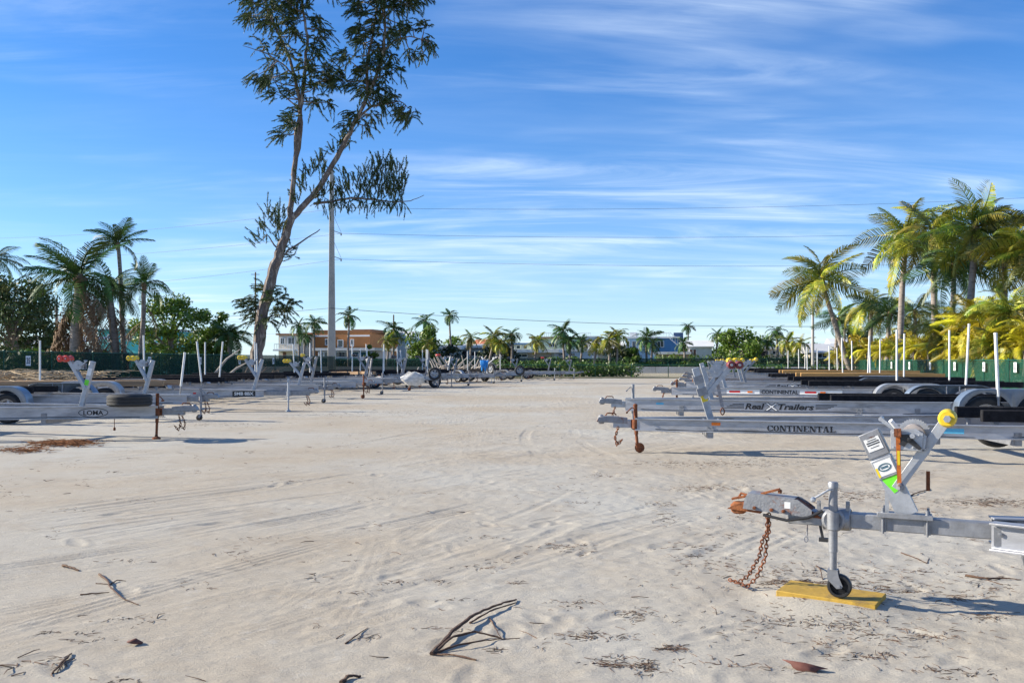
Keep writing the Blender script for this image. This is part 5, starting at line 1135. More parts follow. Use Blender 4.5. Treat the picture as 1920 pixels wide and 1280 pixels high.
for key, m in (('d', LEAFD), ('y', LEAFY), ('a', LEAFA)):
    FR[key] = [frond_mesh('frond', m, c, 36, 10 + i, 0.36 if key != 'a' else 0.30, 0.017, dr, sw) for i, (c, dr, sw) in enumerate(((0.5, .35, 0), (1.0, .5, -.2), (1.5, .7, .15), (1.9, .9, -.3), (1.2, .8, .3), (0.7, .6, -.45)))]
    FR['f' + key] = [frond_mesh('frond', m, c, 18, 30 + i, 0.38, 0.042, dr) for i, (c, dr) in enumerate(((0.7, .4), (1.3, .6), (1.9, .8)))]
FR['x'] = [frond_mesh('dead_frond', DEADF, c, 20, 50 + i, 0.26, 0.024, 1.2) for i, c in enumerate((0.7, 0.95, 1.2))]
GA = math.pi * (3 - math.sqrt(5))
def palm(label, base, crown, flen, nf, key='d', wind=(0, 0, 0), r=0.14, lo=-45, hi=82, dead=0, group='coconut palms', name='palm_tree', seed=0, bow=0.0, skirt=None, wild=None):
    rn = random.Random(seed * 77 + int(abs(crown[0]) * 10)); t = thing(name, label, 'palm', (base[0], base[1], 0), 0, group); c = Vector((crown[0] - base[0], crown[1] - base[1], crown[2]))
    n = 12; pts = []
    for i in range(n + 1):
        k = i / n; x = c.x * (k if bow == 0 else k ** (1 + bow)); pts.append(Vector((x + 0.04 * math.sin(k * 7 + seed), c.y * k, -0.3 + (c.z + 0.3) * k)))
    b = MB(); b.path(pts, [r * (1.45 if i == 0 else 1.12 - 0.35 * i / n + (0.05 if i % 2 else 0)) for i in range(n + 1)], 10); b.build('trunk', BARK, t)
    b = MB(); b.path([c + Vector((0, 0, -0.35 * flen / 2.5)), c + Vector((0, 0, 0.05)), c + Vector((0, 0, 0.28 * flen / 2.5))], [r * 0.95, r * 1.15, r * 0.35], 8); b.build('crown_shaft', DEADF if key != 'a' else LEAFY, t)
    wv = Vector(wind); ms = FR[key]; wild = (key in 'yd' and crown[0] > 20) if wild is None else wild
    for i in range(nf):
        k = (i + 0.5) / nf; az = i * GA + rn.uniform(-.25, .25); el = R(hi + (lo - hi) * k ** 0.85 + rn.uniform(-8, 8) * (2.4 if wild else 1)); d = Vector((math.cos(az) * math.cos(el), math.sin(az) * math.cos(el), math.sin(el))) + wv * (0.5 + 0.5 * math.cos(el)); d.normalize()
        az, el = math.atan2(d.y, d.x), math.asin(d.z); o = link('frond', ms[rn.randrange(len(ms))], t); o.location = c + Vector((0, 0, 0.1)); o.rotation_euler = (rn.uniform(-.5, .5) * (2.6 if wild else 1), -el, az); s = flen * (rn.uniform(0.62, 1.10) if wild else rn.uniform(0.82, 1.12)) * (0.75 + 0.25 * min(1, k * 3)); o.scale = (s, s, s)
    for i in range(dead):
        az = i * GA * 1.3; o = link('dead_frond', FR['x'][i % 3], t); h_ = c.z * rn.uniform(*(skirt or (0.80, 1.0))); o.location = Vector((c.x * h_ / c.z + math.cos(az) * r * 0.7, c.y * h_ / c.z + math.sin(az) * r * 0.7, h_)); o.rotation_euler = (rn.uniform(-.4, .4), R(rn.uniform(22, 48)), az); s = flen * rn.uniform(0.6, 0.95); o.scale = (s, s, s)
    return t
def pl(label, bpx, cpx, cpy, Y, rpx, nf=15, key='d', **k):
    return palm(label, (GX(bpx, Y), Y), (GX(cpx, Y), Y + k.pop('dy', 0.0), HZ(cpy, Y)), rpx * Y / FPX * k.pop('fs', 1.05), int(nf * 1.3), key, **k)
# left group behind the fence
pl('shaggy palm with a thick skirt of dead fronds, left of the yard', 140, 150, 525, 49, 88, 17, 'd', wind=(-.45, 0, .12), r=0.34, lo=-22, dead=40, skirt=(0.40, 0.97), fs=1.3, seed=1)
pl('tallest slim palm in the left group with a small upswept crown', 238, 221, 460, 52, 52, 14, 'd', wind=(-.2, 0, .15), r=0.13, lo=-15, fs=1.25, seed=2)
pl('slim palm at the right of the left group with dark stem', 262, 270, 535, 54, 52, 14, 'd', wind=(-.1, 0, .1), r=0.15, dead=4, skirt=(0.5, 0.9), lo=-30, fs=1.25, seed=3)
pl('leaning palm with a dead frond skirt between shaggy and tallest palm', 222, 205, 545, 50, 66, 14, 'd', wind=(.05, 0, .0), r=0.24, dead=18, skirt=(0.25, 0.85), fs=1.3, seed=4)
pl('palm crown cut by the left edge of the picture', -22, -6, 488, 46, 52, 14, 'd', wind=(.1, 0, 0), r=0.14, seed=5)
pl('low bushy fan palm left of the leaning casuarina', 432, 432, 632, 66, 48, 20, 'd', r=0.2, lo=-30, seed=6)
# right group behind the fence
RG = 'coconut palms on the right'
pl('palm leaning left on a pale curved trunk beside the transformer pole', 1608, 1542, 525, 74, 92, 22, 'y', wind=(-.15, 0, .15), r=0.2, seed=11, group=RG, lo=-48, bow=-0.25)
pl('tall palm with wind-swept crown, left of the tallest right palms', 1684, 1700, 448, 66, 108, 24, 'y', wind=(.10, -.1, .15), r=0.22, seed=12, group=RG, lo=-50, bow=0.5)
pl('tall palm with dense crown in the middle of the right group', 1756, 1750, 438, 62, 108, 24, 'y', wind=(.25, 0, .12), r=0.22, seed=13, group=RG, lo=-55)
pl('tallest palm of the right group with an upright spear frond', 1812, 1828, 430, 55, 112, 24, 'y', wind=(.30, 0, .14), r=0.22, seed=14, group=RG, lo=-55)
pl('palm crown cut by the right edge of the picture', 1945, 1935, 470, 52, 100, 18, 'y', wind=(.0, 0, .0), r=0.22, seed=15, group=RG)
pl('palm with a dense crown filling the gap before the tallest right palms', 1782, 1788, 500, 58, 96, 22, 'd', wind=(.2, 0, .08), r=0.18, seed=21, group=RG)
pl('wind-swept palm between the tallest right palm and the right edge', 1880, 1884, 470, 54, 96, 22, 'y', wind=(.3, 0, .1), r=0.18, seed=22, group=RG)
pl('short palm with a curved trunk left of the wind-swept palm', 1628, 1634, 575, 78, 72, 16, 'y', r=0.2, seed=16, group=RG)
pl('shorter dark palm in front of the wind-swept palm', 1660, 1668, 590, 72, 66, 16, 'd', r=0.2, seed=17, group=RG)
pl('palm with hanging fronds behind the wind-swept trunk', 1722, 1716, 585, 76, 62, 15, 'y', r=0.17, seed=18, group=RG)
pl('small far palm between two right trunks', 1712, 1711, 612, 100, 26, 12, 'fd', r=0.14, seed=19, group=RG); pl('low palm with two stems at the start of the right fence', 1566, 1570, 600, 84, 50, 14, 'd', r=0.16, seed=20, group=RG)
for i, (bx, cx, cy, Y, rp, lb) in enumerate(((1580, 1586, 590, 92, 36, 'slender palm behind the leaning right palm'), (1660, 1690, 620, 95, 30, 'thin leaning far palm by the white roof'))):
    pl(lb, bx, cx, cy, Y, rp, 13, 'fy', r=0.14, seed=25 + i, group=RG)
# bushy green-gold palms on the right edge
AR = 'clumping palms behind the right fence'
for i, (px, cy, Y, rp, nf, lb) in enumerate(((1775, 600, 54, 82, 22, 'bushy clumping palm below the tallest right palm'), (1838, 588, 51, 88, 24, 'bushy clumping palm right of the tallest trunk'), (1895, 575, 48, 92, 24, 'bushy clumping palm near the right edge'),
                                           (1935, 610, 46, 80, 22, 'bushy clumping palm cut by the right edge'), (1868, 632, 47, 66, 20, 'low clumping palm behind the fence near the right edge'), (1800, 640, 52, 60, 18, 'low clumping palm behind the fence below the tallest trunk'))):
    pl(lb, px, px, cy + 20, Y, rp, nf, 'y' if i % 2 == 0 else 'a', r=0.12, hi=85, lo=-35, name='clumping_palm', group=AR, seed=40 + i)
GS = 'golden palms along the right fence'
gold = ((1572, 668, 78, 26), (1600, 664, 74, 32), (1628, 660, 70, 34), (1655, 660, 67, 34), (1684, 656, 63.5, 38), (1712, 654, 61, 38), (1740, 652, 58, 42), (1768, 650, 56, 44), (1798, 654, 53, 42), (1828, 652, 51, 46), (1858, 650, 49, 46), (1888, 652, 47, 48), (1920, 650, 45.5, 50))
for i, (px, cy, Y, rp) in enumerate(gold):
    o_ = ('first', 'second', 'third', 'fourth', 'fifth', 'sixth', 'seventh', 'eighth', 'ninth', 'tenth', 'eleventh', 'twelfth', 'thirteenth')[i]
    pl(f'{o_} golden bushy palm along the right fence, counted from the leaning palm', px, px, cy, Y, rp, 22, 'ay'[i % 3 == 1], r=0.07, hi=88, lo=-25, name='golden_palm', group=GS, seed=60 + i)
# far palms among the houses
FP = 'distant palms among the houses'
far = ((560, 612, 120, 26, 'left of two short palms by the outside stair', 'fd'), (590, 606, 118, 27, 'palm in front of the left end of the terracotta house', 'fd'), (572, 632, 116, 22, 'low drooping palm beside the outside stair', 'fd'), (654, 594, 117, 27, 'palm with drooping crown right of the concrete pole', 'fd'),
       (738, 618, 118, 34, 'leftmost palm of the centre left clump', 'fd'), (728, 640, 115, 24, 'low palm in the centre left clump', 'fy'), (797, 604, 128, 30, 'palm rising out of the round tree', 'fd'), (843, 592, 126, 22, 'lone slim palm above the low grey house', 'fd'),
       (805, 645, 114, 20, 'small arching palm below the round tree', 'fy'), (883, 634, 117, 24, 'small round palm on the grey house roof line', 'fy'), (926, 632, 112, 32, 'left palm of the white-stemmed clump', 'fy'), (938, 645, 111, 26, 'middle palm of the white-stemmed clump', 'fy'), (960, 628, 113, 25, 'right palm of the white-stemmed clump', 'fd'),
       (1008, 640, 116, 28, 'leaning palm in front of the pale green house', 'fy'), (1056, 622, 114, 36, 'tall centre palm in front of the green house', 'fd'), (1070, 640, 113, 26, 'palm beside the tall centre palm', 'fd'), (1092, 640, 118, 25, 'thin palm before the white tall house', 'fd'), (1118, 644, 112, 28, 'left palm of the cluster in front of the gabled house', 'fy'),
       (1142, 638, 111, 34, 'middle palm of the cluster in front of the gabled house', 'fy'), (1158, 630, 112, 32, 'right palm of the cluster in front of the gabled house', 'fy'), (1212, 634, 116, 30, 'double palm before the pale blue house', 'fd'), (1224, 644, 115, 24, 'short palm before the pale blue house', 'fd'), (1290, 614, 150, 18, 'lone far palm above the stair of the blue house', 'fd'),
       (1282, 644, 120, 22, 'drooping palm at the foot of the blue stair', 'fd'), (1456, 622, 118, 26, 'taller palm left of the transformer pole', 'fd'), (1476, 640, 114, 30, 'broad palm left of the transformer pole', 'fy'), (1500, 644, 112, 28, 'low palm beside the transformer pole', 'fy'), (1438, 640, 122, 22, 'small palm behind the dark porch', 'fd'), (1345, 628, 126, 22, 'palm left of the round dark tree', 'fd'))
for i, (px, cy, Y, rp, lb, ky) in enumerate(far):
    pl(lb, px + (-9 if 'leaning' in lb or 'left palm' in lb else 0) + (random.uniform(-4, 4)), px, cy, Y, rp, 13, ky, r=0.15, seed=80 + i, group=FP, lo=-50)

def leafblob(b, c, rx, ry, rz, n, size, rn, hollow=0.35):
    for _ in range(n):
        while True:
            p = Vector((rn.uniform(-1, 1), rn.uniform(-1, 1), rn.uniform(-1, 1)))
            if hollow < p.length < 1: break
        d = p.normalized(); q = Vector((p.x * rx, p.y * ry, p.z * rz)) + c; a = (d + Vector((rn.uniform(-1, 1), rn.uniform(-1, 1), rn.uniform(-1, 1))) * 0.9).normalized(); u_ = a.orthogonal().normalized(); u_.rotate(Quaternion(a, rn.uniform(0, 6.3))); v_ = a.cross(u_); s = size * rn.uniform(0.6, 1.3)
        b.add([q - u_ * s, q + v_ * s * 0.45, q + u_ * s, q - v_ * s * 0.45], [(0, 1, 2, 3)])
def tree(name, label, base, h, w, m, n=26, per=110, size=0.16, seed=0, group='trees', low=0.3, trunk=BARK, wy=None):
    rn = random.Random(seed); t = thing(name, label, 'tree', (base[0], base[1], 0), 0, group); b = MB(); b.path([(0, 0, -0.2), (0.05 * w, 0, h * 0.3), (-0.03 * w, 0, h * 0.62)], [0.06 * h ** 0.8, 0.045 * h ** 0.8, 0.02 * h], 8)
    cr = MB(); tips = []
    for i in range(n):
        k = rn.random(); z = h * (low + (0.94 - low) * k); rr = w * 0.5 * math.sqrt(max(0.05, 1 - ((k - 0.4) / 0.66) ** 2)) * rn.uniform(0.35, 0.95); a = rn.uniform(0, 6.28); c = Vector((rr * math.cos(a), rr * math.sin(a) * (wy or 1), z)); s = w * rn.uniform(0.13, 0.23); leafblob(cr, c, s, s, s * 0.75, per, size, rn); tips.append(c)
    for c in tips[::2]: s0 = Vector((0, 0, max(h * 0.18, c.z * 0.55))); b.path([s0, s0.lerp(c, 0.5) + Vector((0, 0, 0.05 * h)), c], [0.022 * h ** 0.8, 0.014 * h ** 0.8, 0.006 * h], 5)
    b.build('trunk', trunk, t); link('crown', cr.mesh('crown', m, smooth=False), t); return t
def tr(label, px, py_top, Y, wpx, m, **k): return tree(k.pop('name', 'broadleaf_tree'), label, (GX(px, Y), Y), HZ(py_top, Y), wpx * Y / FPX, m, **k)
tr('round green tree behind the left fence, left of the fan palm', 318, 552, 66, 118, LEAFB, n=40, per=130, size=0.15, seed=1, low=0.25); tr('dense dark green tree next to the fan palm', 392, 580, 68, 96, LEAFB, n=44, per=150, size=0.16, seed=2, low=0.06)
tr('sombre wide tree at the left edge behind the white wires', 22, 520, 60, 175, NEED, n=52, per=240, size=0.13, seed=3, low=0.25); tr('sombre low tree right of the left edge tree', 68, 600, 62, 90, NEED, n=24, per=140, size=0.13, seed=4, low=0.1)
tr('round yellow-green tree among the centre left palms', 795, 612, 122, 78, LEAFB, n=34, per=90, size=0.24, seed=5, low=0.12); tr('round dark tree above the yellow roller', 1388, 618, 120, 96, LEAFB, n=38, per=90, size=0.24, seed=6, low=0.15); tr('low bushy tree right of the yellow-green tree', 858, 634, 134, 70, LEAFB, n=22, per=80, size=0.25, seed=7, low=0.1)
tr('dark bush under the white-stemmed palms', 935, 640, 116, 72, LEAFS, n=22, per=80, size=0.24, seed=8, low=0.05); tr('dark bush under the gabled house palms', 1172, 645, 117, 66, LEAFS, n=20, per=80, size=0.24, seed=9, low=0.05); tr('small bright bush before the pale blue house', 1185, 652, 116, 44, LEAFH, n=14, per=80, size=0.24, seed=10, low=0.05)
tr('dark tree behind the low white porch', 1425, 632, 136, 80, LEAFB, n=26, per=80, size=0.26, seed=11, low=0.1); tr('yellow bush beside the terracotta house', 697, 641, 118, 30, LEAFH, n=14, per=70, size=0.2, seed=12, low=0.05); tr('dark tree between the leaning palm and the transformer pole', 1604, 612, 110, 80, LEAFS, n=26, per=90, size=0.22, seed=13, low=0.1)
tr('green tree beyond the right palms', 1655, 628, 118, 90, LEAFB, n=26, per=80, size=0.24, seed=14, low=0.1); tr('dark bush at the right side of the lone slim palm', 848, 650, 122, 60, LEAFS, n=16, per=70, size=0.22, seed=15, low=0.05)
tr('golden shrub behind the first golden palms', 1606, 628, 79, 60, LEAFG, n=22, per=120, size=0.12, seed=16, low=0.1, name='shrub'); tr('golden shrub behind the middle golden palms', 1690, 622, 68, 80, LEAFG, n=26, per=130, size=0.12, seed=17, low=0.1, name='shrub'); tr('golden shrub below the clumping palms', 1765, 618, 60, 90, LEAFG, n=28, per=140, size=0.12, seed=18, low=0.1, name='shrub'); tr('golden shrub at the right edge behind the fence', 1880, 612, 50, 130, LEAFG, n=34, per=150, size=0.11, seed=19, low=0.1, name='shrub')
def hedge(label, p0, p1, h, w, m, n, per, size, seed, z0=0.0, name='hedge'):
    rn = random.Random(seed); p0, p1 = Vector(p0), Vector(p1); c = (p0 + p1) / 2; o_ = MB(); br = MB(); L_ = (p1 - p0).length; d = (p1 - p0).normalized(); t = thing(name, label, 'hedge', (c.x, c.y, 0), math.atan2(d.y, d.x))
    for i in range(n): s = w * rn.uniform(0.35, 0.6); hh = h * rn.uniform(0.35, 1.0); leafblob(o_, Vector((L_ * ((i + rn.random()) / n - 0.5), rn.uniform(-.4, .4) * w, z0 + max(s * 0.6, hh - s * 0.6))), s * 1.3, s, s * 0.8, per, size, rn, 0.2)
    for i in range(n): x = L_ * ((i + rn.random()) / n - 0.5); br.path([(x, 0, -0.05), (x + rn.uniform(-.2, .2), rn.uniform(-.2, .2), h * 0.7)], [0.025, 0.01], 4)
    link('foliage', o_.mesh('foliage', m, smooth=False), t); br.build('stem', BARK, t)
hedge('bright leafy hedge behind the low open fence at the far end', lot(-14.0, FAR), lot(-1.8, FAR), 1.5, 1.6, LEAFH, 70, 110, 0.12, 31); hedge('sunlit hedge strip along the road below the houses', lot(-20, 114.6), lot(16, 114.6), 1.5, 1.4, LEAFH, 90, 70, 0.2, 32)
hedge('sunlit clipped hedge behind the left fence under the palms', lot(LFX - 1.8, 38), lot(LFX - 1.8, 62), 2.05, 1.3, LEAFH, 80, 110, 0.13, 33); hedge('olive hedge behind the left fence below the ribbed roof', lot(LFX - 3.0, 24), lot(LFX - 3.0, 37), 2.1, 1.4, LEAFH, 40, 110, 0.13, 34)
hedge('dark shrubbery along the far side of the road at right', lot(6, 114.6), lot(60, 114.6), 1.9, 1.5, LEAFS, 90, 70, 0.22, 35); hedge('green weeds at the far right corner of the yard', lot(5, FAR + 0.6), lot(RFX, FAR + 0.6), 1.1, 1.2, LEAFH, 40, 90, 0.12, 36); hedge('dark green hedge on the far side of the road at left', lot(-68, 114.5), lot(-20, 114.5), 1.7, 1.4, LEAFS, 80, 70, 0.22, 37)

hedge('long dark green tree line behind the houses at centre', (GX(690, 168), 168, 0), (GX(1130, 168), 168, 0), 4.6, 4.0, LEAFB, 60, 130, 0.34, 38); hedge('long dark green tree line behind the houses at right of centre', (GX(1135, 168), 168, 0), (GX(1620, 168), 168, 0), 5.0, 4.0, LEAFB, 64, 130, 0.34, 39)
hedge('bushy shrubs in front of the houses at right of centre', (GX(1240, 118.5), 118.5, 0), (GX(1520, 118.5), 118.5, 0), 2.4, 1.8, LEAFB, 50, 90, 0.2, 40); hedge('bushy shrubs in front of the low houses at centre', (GX(880, 119), 119, 0), (GX(1200, 119), 119, 0), 2.0, 1.6, LEAFB, 44, 90, 0.2, 41)
# ------------------------------------------------------------------ the tall casuarina
def casuarina():
    Y = 60.0; rn = random.Random(5); x0 = GX(478, Y); t = thing('casuarina_tree', 'tall leaning casuarina tree with forked bare trunk and ragged crown', 'tree', (x0, Y, 0))
    def P(px, py, dy=0.0): return Vector((GX(px, Y) - x0, dy, HZ(py, Y)))
    b = MB()
    def limb(pp_, r0, r1, dys=None, jit=0.06, n=9):
        pts = [P(*q) for q in pp_]; fine = []
        for i in range(len(pts) - 1):
            for k in range(4):
                q = pts[i].lerp(pts[i + 1], k / 4); fine.append(q)
        fine.append(pts[-1]); m_ = len(fine); fine = [q + Vector((rn.uniform(-jit, jit), rn.uniform(-jit, jit), 0)) if 0 < i < m_ - 1 else q for i, q in enumerate(fine)]
        b.path(fine, [(r0 + (r1 - r0) * i / (m_ - 1)) * (1 + rn.uniform(-.07, .07)) for i in range(m_)], n); return fine
    trunk = limb([(474, 745), (482, 660), (490, 600), (506, 530), (520, 485), (533, 448), (546, 410)], 0.44, 0.27)
    left = limb([(542, 425), (545, 385), (551, 320), (557, 250), (566, 190), (572, 130), (576, 70), (566, 10), (556, -70)], 0.20, 0.05, 0.6); l2 = limb([(549, 330), (562, 260), (563, 200), (553, 150), (540, 100), (520, 60), (498, 5), (480, -60)], 0.16, 0.04)
    right = limb([(543, 415), (570, 385), (600, 350), (632, 295), (655, 250), (678, 205), (700, 160), (718, 105), (722, 50), (716, -20), (712, -80)], 0.22, 0.05); r2 = limb([(668, 225), (695, 200), (725, 195), (750, 190), (770, 205)], 0.09, 0.02); r3 = limb([(690, 180), (688, 120), (700, 60), (708, 0)], 0.13, 0.04); r4 = limb([(716, 100), (738, 78), (768, 68), (800, 76)], 0.08, 0.02)
    low = limb([(588, 382), (620, 378), (660, 371), (700, 374), (740, 379), (770, 377), (795, 366)], 0.10, 0.015); lw = limb([(527, 475), (512, 455), (500, 440), (485, 455)], 0.07, 0.02); dead = limb([(510, 512), (522, 490), (540, 470), (570, 450), (600, 430)], 0.11, 0.03); base_r = limb([(492, 600), (515, 590), (530, 590)], 0.06, 0.02); stub = limb([(556, 145), (530, 120), (498, 100), (455, 86)], 0.07, 0.015); s2 = limb([(562, 205), (525, 175), (512, 140)], 0.06, 0.02)
    stems = left + l2 + right + r2 + r3 + r4 + stub
    z2 = 0.2656
    Z = [(200, 40), (300, 60), (260, 110), (350, 150), (430, 60), (500, 30), (560, 60), (640, 60), (600, 130), (520, 150), (700, 170), (750, 190), (440, 260), (330, 290), (500, 330), (540, 380), (330, 500), (380, 540), (290, 520), (430, 600), (460, 690), (700, 340), (740, 400), (790, 460), (650, 420), (720, 520), (640, 560), (700, 600), (760, 650), (820, 720), (690, 690), (560, 680), (600, 780), (580, 880), (620, 930), (500, 950), (780, 500), (830, 560), (900, 580), (860, 480), (920, 370),
         (1030, 70), (1050, 30), (1120, 100), (1180, 50), (1200, 130), (1260, 60), (1320, 120), (1380, 60), (1420, 40), (1010, 170), (1050, 210), (1000, 230), (1060, 290), (1110, 260), (1180, 200), (1230, 240), (1300, 200), (1180, 330), (1230, 370), (1330, 260), (1420, 240), (1480, 260), (1530, 290), (1450, 300), (1380, 330), (1490, 180), (1080, 420), (1040, 450), (980, 480), (1110, 480), (1060, 540), (1000, 600), (1100, 600), (1060, 660), (1140, 560), (1150, 640), (1240, 490), (1300, 530), (1220, 560), (1230, 690), (1180, 730), (1100, 800), (1280, 700), (1340, 750), (1380, 800), (1370, 850), (1400, 820), (1060, 860), (960, 900), (990, 810), (930, 960), (1290, 90),
         (480, 200), (560, 240), (620, 260), (400, 130), (470, 110), (650, 500), (560, 560), (600, 640), (760, 560), (1150, 420), (1130, 340), (1090, 130), (1240, 140), (1160, 10), (1300, 20), (350, 10), (250, 10), (600, 10), (540, 840), (740, 250), (420, 420), (700, 90), (1190, 450), (1100, 700), (1200, 640)]
    for i in range(46): Z.append((rn.uniform(150, 800), rn.uniform(-420, -10))); Z.append((rn.uniform(980, 1480), rn.uniform(-420, -10)))
    nd = []; V_, F_ = nd, []
    def needle(p, d, L_, w_):
        s = d.orthogonal().normalized(); s.rotate(Quaternion(d, rn.uniform(0, 6.3))); m_ = p + d * (L_ * 0.55); e = p + d * L_ + Vector((0, 0, -0.14 * L_)); q = len(V_); V_.extend([p - s * w_ * 0.5, p + s * w_ * 0.5, m_ + s * w_ * 0.5, m_ - s * w_ * 0.5, e]); F_.extend([(q, q + 1, q + 2, q + 3), (q + 3, q + 2, q + 4)])
    def tuft(c, frm, k=1.0, n=5, per=42, updir=None):          # plumes: arching twigs feathered with short forward-swept needles
        wind = Vector((-0.10, 0, -0.10)) if updir is None else updir
        base = (c - frm).normalized() if (c - frm).length > 0.01 else Vector((0, 0, 1))
        for j in range(n):
            d = (base * 0.55 + Vector((rn.uniform(-1, 1), rn.uniform(-1, 1), rn.uniform(-.7, 1.0))) * 0.75 + wind).normalized(); L_ = rn.uniform(0.55, 1.25) * k; s0 = c + Vector((rn.gauss(0, .22), rn.gauss(0, .22), rn.gauss(0, .22))) * k
            bend = Vector((rn.uniform(-.3, .1), rn.uniform(-.2, .2), -0.45 if updir is None else 0.1)) * L_; pts = [s0 + d * (L_ * f) + bend * (f * f) for f in (0, .35, .7, 1.0)]
            b.path(pts, [0.014, 0.010, 0.006, 0.003], 3, caps=False)
            for _ in range(per):
                f = rn.random() ** 0.8; g = f * 2.999; q = int(g); p = pts[q].lerp(pts[q + 1], g - q); tg = (pts[q + 1] - pts[q]).normalized(); dd = (tg * 0.95 + Vector((rn.uniform(-1, 1), rn.uniform(-1, 1), rn.uniform(-1.1, 0.7))) * 0.55).normalized(); needle(p, dd, rn.uniform(0.14, 0.34) * (1.1 - 0.4 * f) * k, 0.021)
    for zx, zy in Z:
        c = P(400 + zx * z2, zy * z2, rn.gauss(0, 0.9)); best = min(stems, key=lambda q: (q - c).length + max(0, q.z - c.z) * 0.8); mid = best.lerp(c, 0.5) + Vector((0, 0, -0.1)); b.path([best, mid, c], [0.055, 0.035, 0.018], 5); tuft(c, best, rn.uniform(0.6, 0.95), 17, 88)
    up = Vector((0.12, 0, 0.95))
    for px, hgt in ((604, 30), (622, 40), (640, 60), (655, 55), (672, 70), (690, 95), (702, 85), (716, 90), (728, 80), (742, 75), (752, 50)):
        k0 = P(px, 374, rn.gauss(0, .2)); n_ = max(2, hgt // 14)
        for j in range(n_): c = k0 + Vector((0.10 * j + rn.uniform(-.1, .1), rn.uniform(-.15, .15), hgt * 60 / FPX * (j / n_) * 0.85)); tuft(c, k0 - Vector((0, 0, 1)), 0.75, 6, 90, up * 0.8)
        tuft(k0, k0 + Vector((0, 0, 1)), 0.65, 8, 80)
    for px, py in ((500, 435), (512, 420), (505, 405), (520, 430), (486, 452), (520, 455), (525, 405), (530, 440)): tuft(P(px, py, rn.gauss(0, .3)), P(528, 470), 0.85, 9, 90, up * 0.5)
    for px, py in ((560, 345), (575, 330), (590, 320), (600, 325), (570, 360), (585, 370), (560, 378), (606, 310), (548, 480), (540, 462)): tuft(P(px, py, rn.gauss(0, .3)), P(575, 375), 0.75, 9, 90, up * 0.5)
    for px, py in ((470, 560), (480, 575), (488, 545), (500, 540), (515, 560), (525, 555), (520, 580), (530, 590), (505, 600), (475, 590), (490, 590), (510, 575), (463, 572), (535, 570)): tuft(P(px, py, rn.gauss(0.4, .5)), P(500, 600), 0.95, 12, 95)
    for px, py in ((640, 270), (655, 245), (630, 290), (668, 232), (620, 318), (648, 262)): tuft(P(px, py, rn.gauss(0, .3)), P(640, 300), 0.75, 8, 90, up * 0.5)
    b.build('trunk', CBARK, t)
    c = MB(); c.v = [tuple(v) for v in V_]; c.f = F_; link('crown', c.mesh('crown', NEED, smooth=False), t)
casuarina()

# ------------------------------------------------------------------ things lying on the sand
STICK = mat('dark dry stick', (0.085, 0.045, 0.028), 0.9, 0, 0.4, 20, 0.4, 60, (0.16, 0.10, 0.06), 25, 0.52, 0.65)
TWIGM = mat('brown twig litter', (0.11, 0.065, 0.042), 0.95, 0, 0.5, 2.0)
WEED = mat('red brown seaweed', (0.26, 0.10, 0.03), 0.9, 0, 0.5, 14)
def gpt(px, py):
    Y = EYE * FPX / (py - HOR); x = GX(px, Y); return Vector((x, Y, gz(x, Y)))
def stick(name, label, chains_, cat='stick'):
    c = gpt(*chains_[0][0][0]); b = MB()
    for pts, r0, r1, lift in chains_:
        P_ = []; n = len(pts)
        for i, q in enumerate(pts):
            g = gpt(*q); k = i / (n - 1); P_.append(g - c + Vector((0, 0, r0 * 0.7 + lift * math.sin(math.pi * k))))
        F_ = []
        for i in range(n - 1):
            for j in range(5): F_.append(P_[i].lerp(P_[i + 1], j / 5) + Vector((random.uniform(-1, 1), random.uniform(-1, 1), random.uniform(-.4, .6))) * r0 * 0.5)
        F_.append(P_[-1]); m_ = len(F_); b.path(F_, [(r0 + (r1 - r0) * i / (m_ - 1)) * random.uniform(0.8, 1.2) for i in range(m_)], 6)
    o = b.build(name, STICK); o.location = c; tag(o, label, cat, 'sticks lying on the sand'); return o
stick('fallen_branch', 'dark forked branch lying on the sand at the bottom centre', [([(808, 1222), (850, 1186), (890, 1158), (930, 1138), (968, 1120)], 0.011, 0.005, 0.03), ([(812, 1220), (850, 1198), (890, 1191), (940, 1193)], 0.008, 0.004, 0.035), ([(815, 1219), (860, 1210), (905, 1202), (938, 1194)], 0.006, 0.003, 0.02), ([(812, 1221), (850, 1226), (893, 1236)], 0.006, 0.004, 0.004), ([(918, 1155), (930, 1178), (941, 1194)], 0.004, 0.002, 0.01), ([(880, 1163), (920, 1146), (968, 1124)], 0.006, 0.003, 0.015), ([(940, 1194), (975, 1193)], 0.003, 0.002, 0.0)])
stick('fallen_twig', 'curved twig with side shoots on the sand at lower left', [([(186, 1070), (200, 1083), (208, 1100), (228, 1118), (260, 1128)], 0.007, 0.003, 0.012), ([(150, 1108), (180, 1107), (205, 1105)], 0.005, 0.003, 0.004), ([(204, 1090), (220, 1082), (236, 1082)], 0.005, 0.002, 0.006), ([(180, 1086), (204, 1088)], 0.004, 0.002, 0.0)])
stick('fallen_twig', 'crossed short twigs near the bottom left corner', [([(98, 1252), (115, 1238), (134, 1218)], 0.006, 0.004, 0.008), ([(106, 1250), (122, 1236), (140, 1226)], 0.004, 0.002, 0.01)])
stick('fallen_twig', 'small dark bark piece at lower left above the curved twig', [([(118, 1055), (132, 1060), (148, 1064)], 0.010, 0.005, 0.004)])
stick('fallen_twig', 'thin forked twig low in the picture left of centre', [([(648, 1200), (665, 1190), (690, 1172)], 0.004, 0.002, 0.006), ([(630, 1192), (645, 1182)], 0.003, 0.002, 0.0)])
stick('fallen_twig', 'dark wedge of bark at the bottom edge left of centre', [([(640, 1278), (655, 1268), (676, 1266)], 0.010, 0.005, 0.006)])
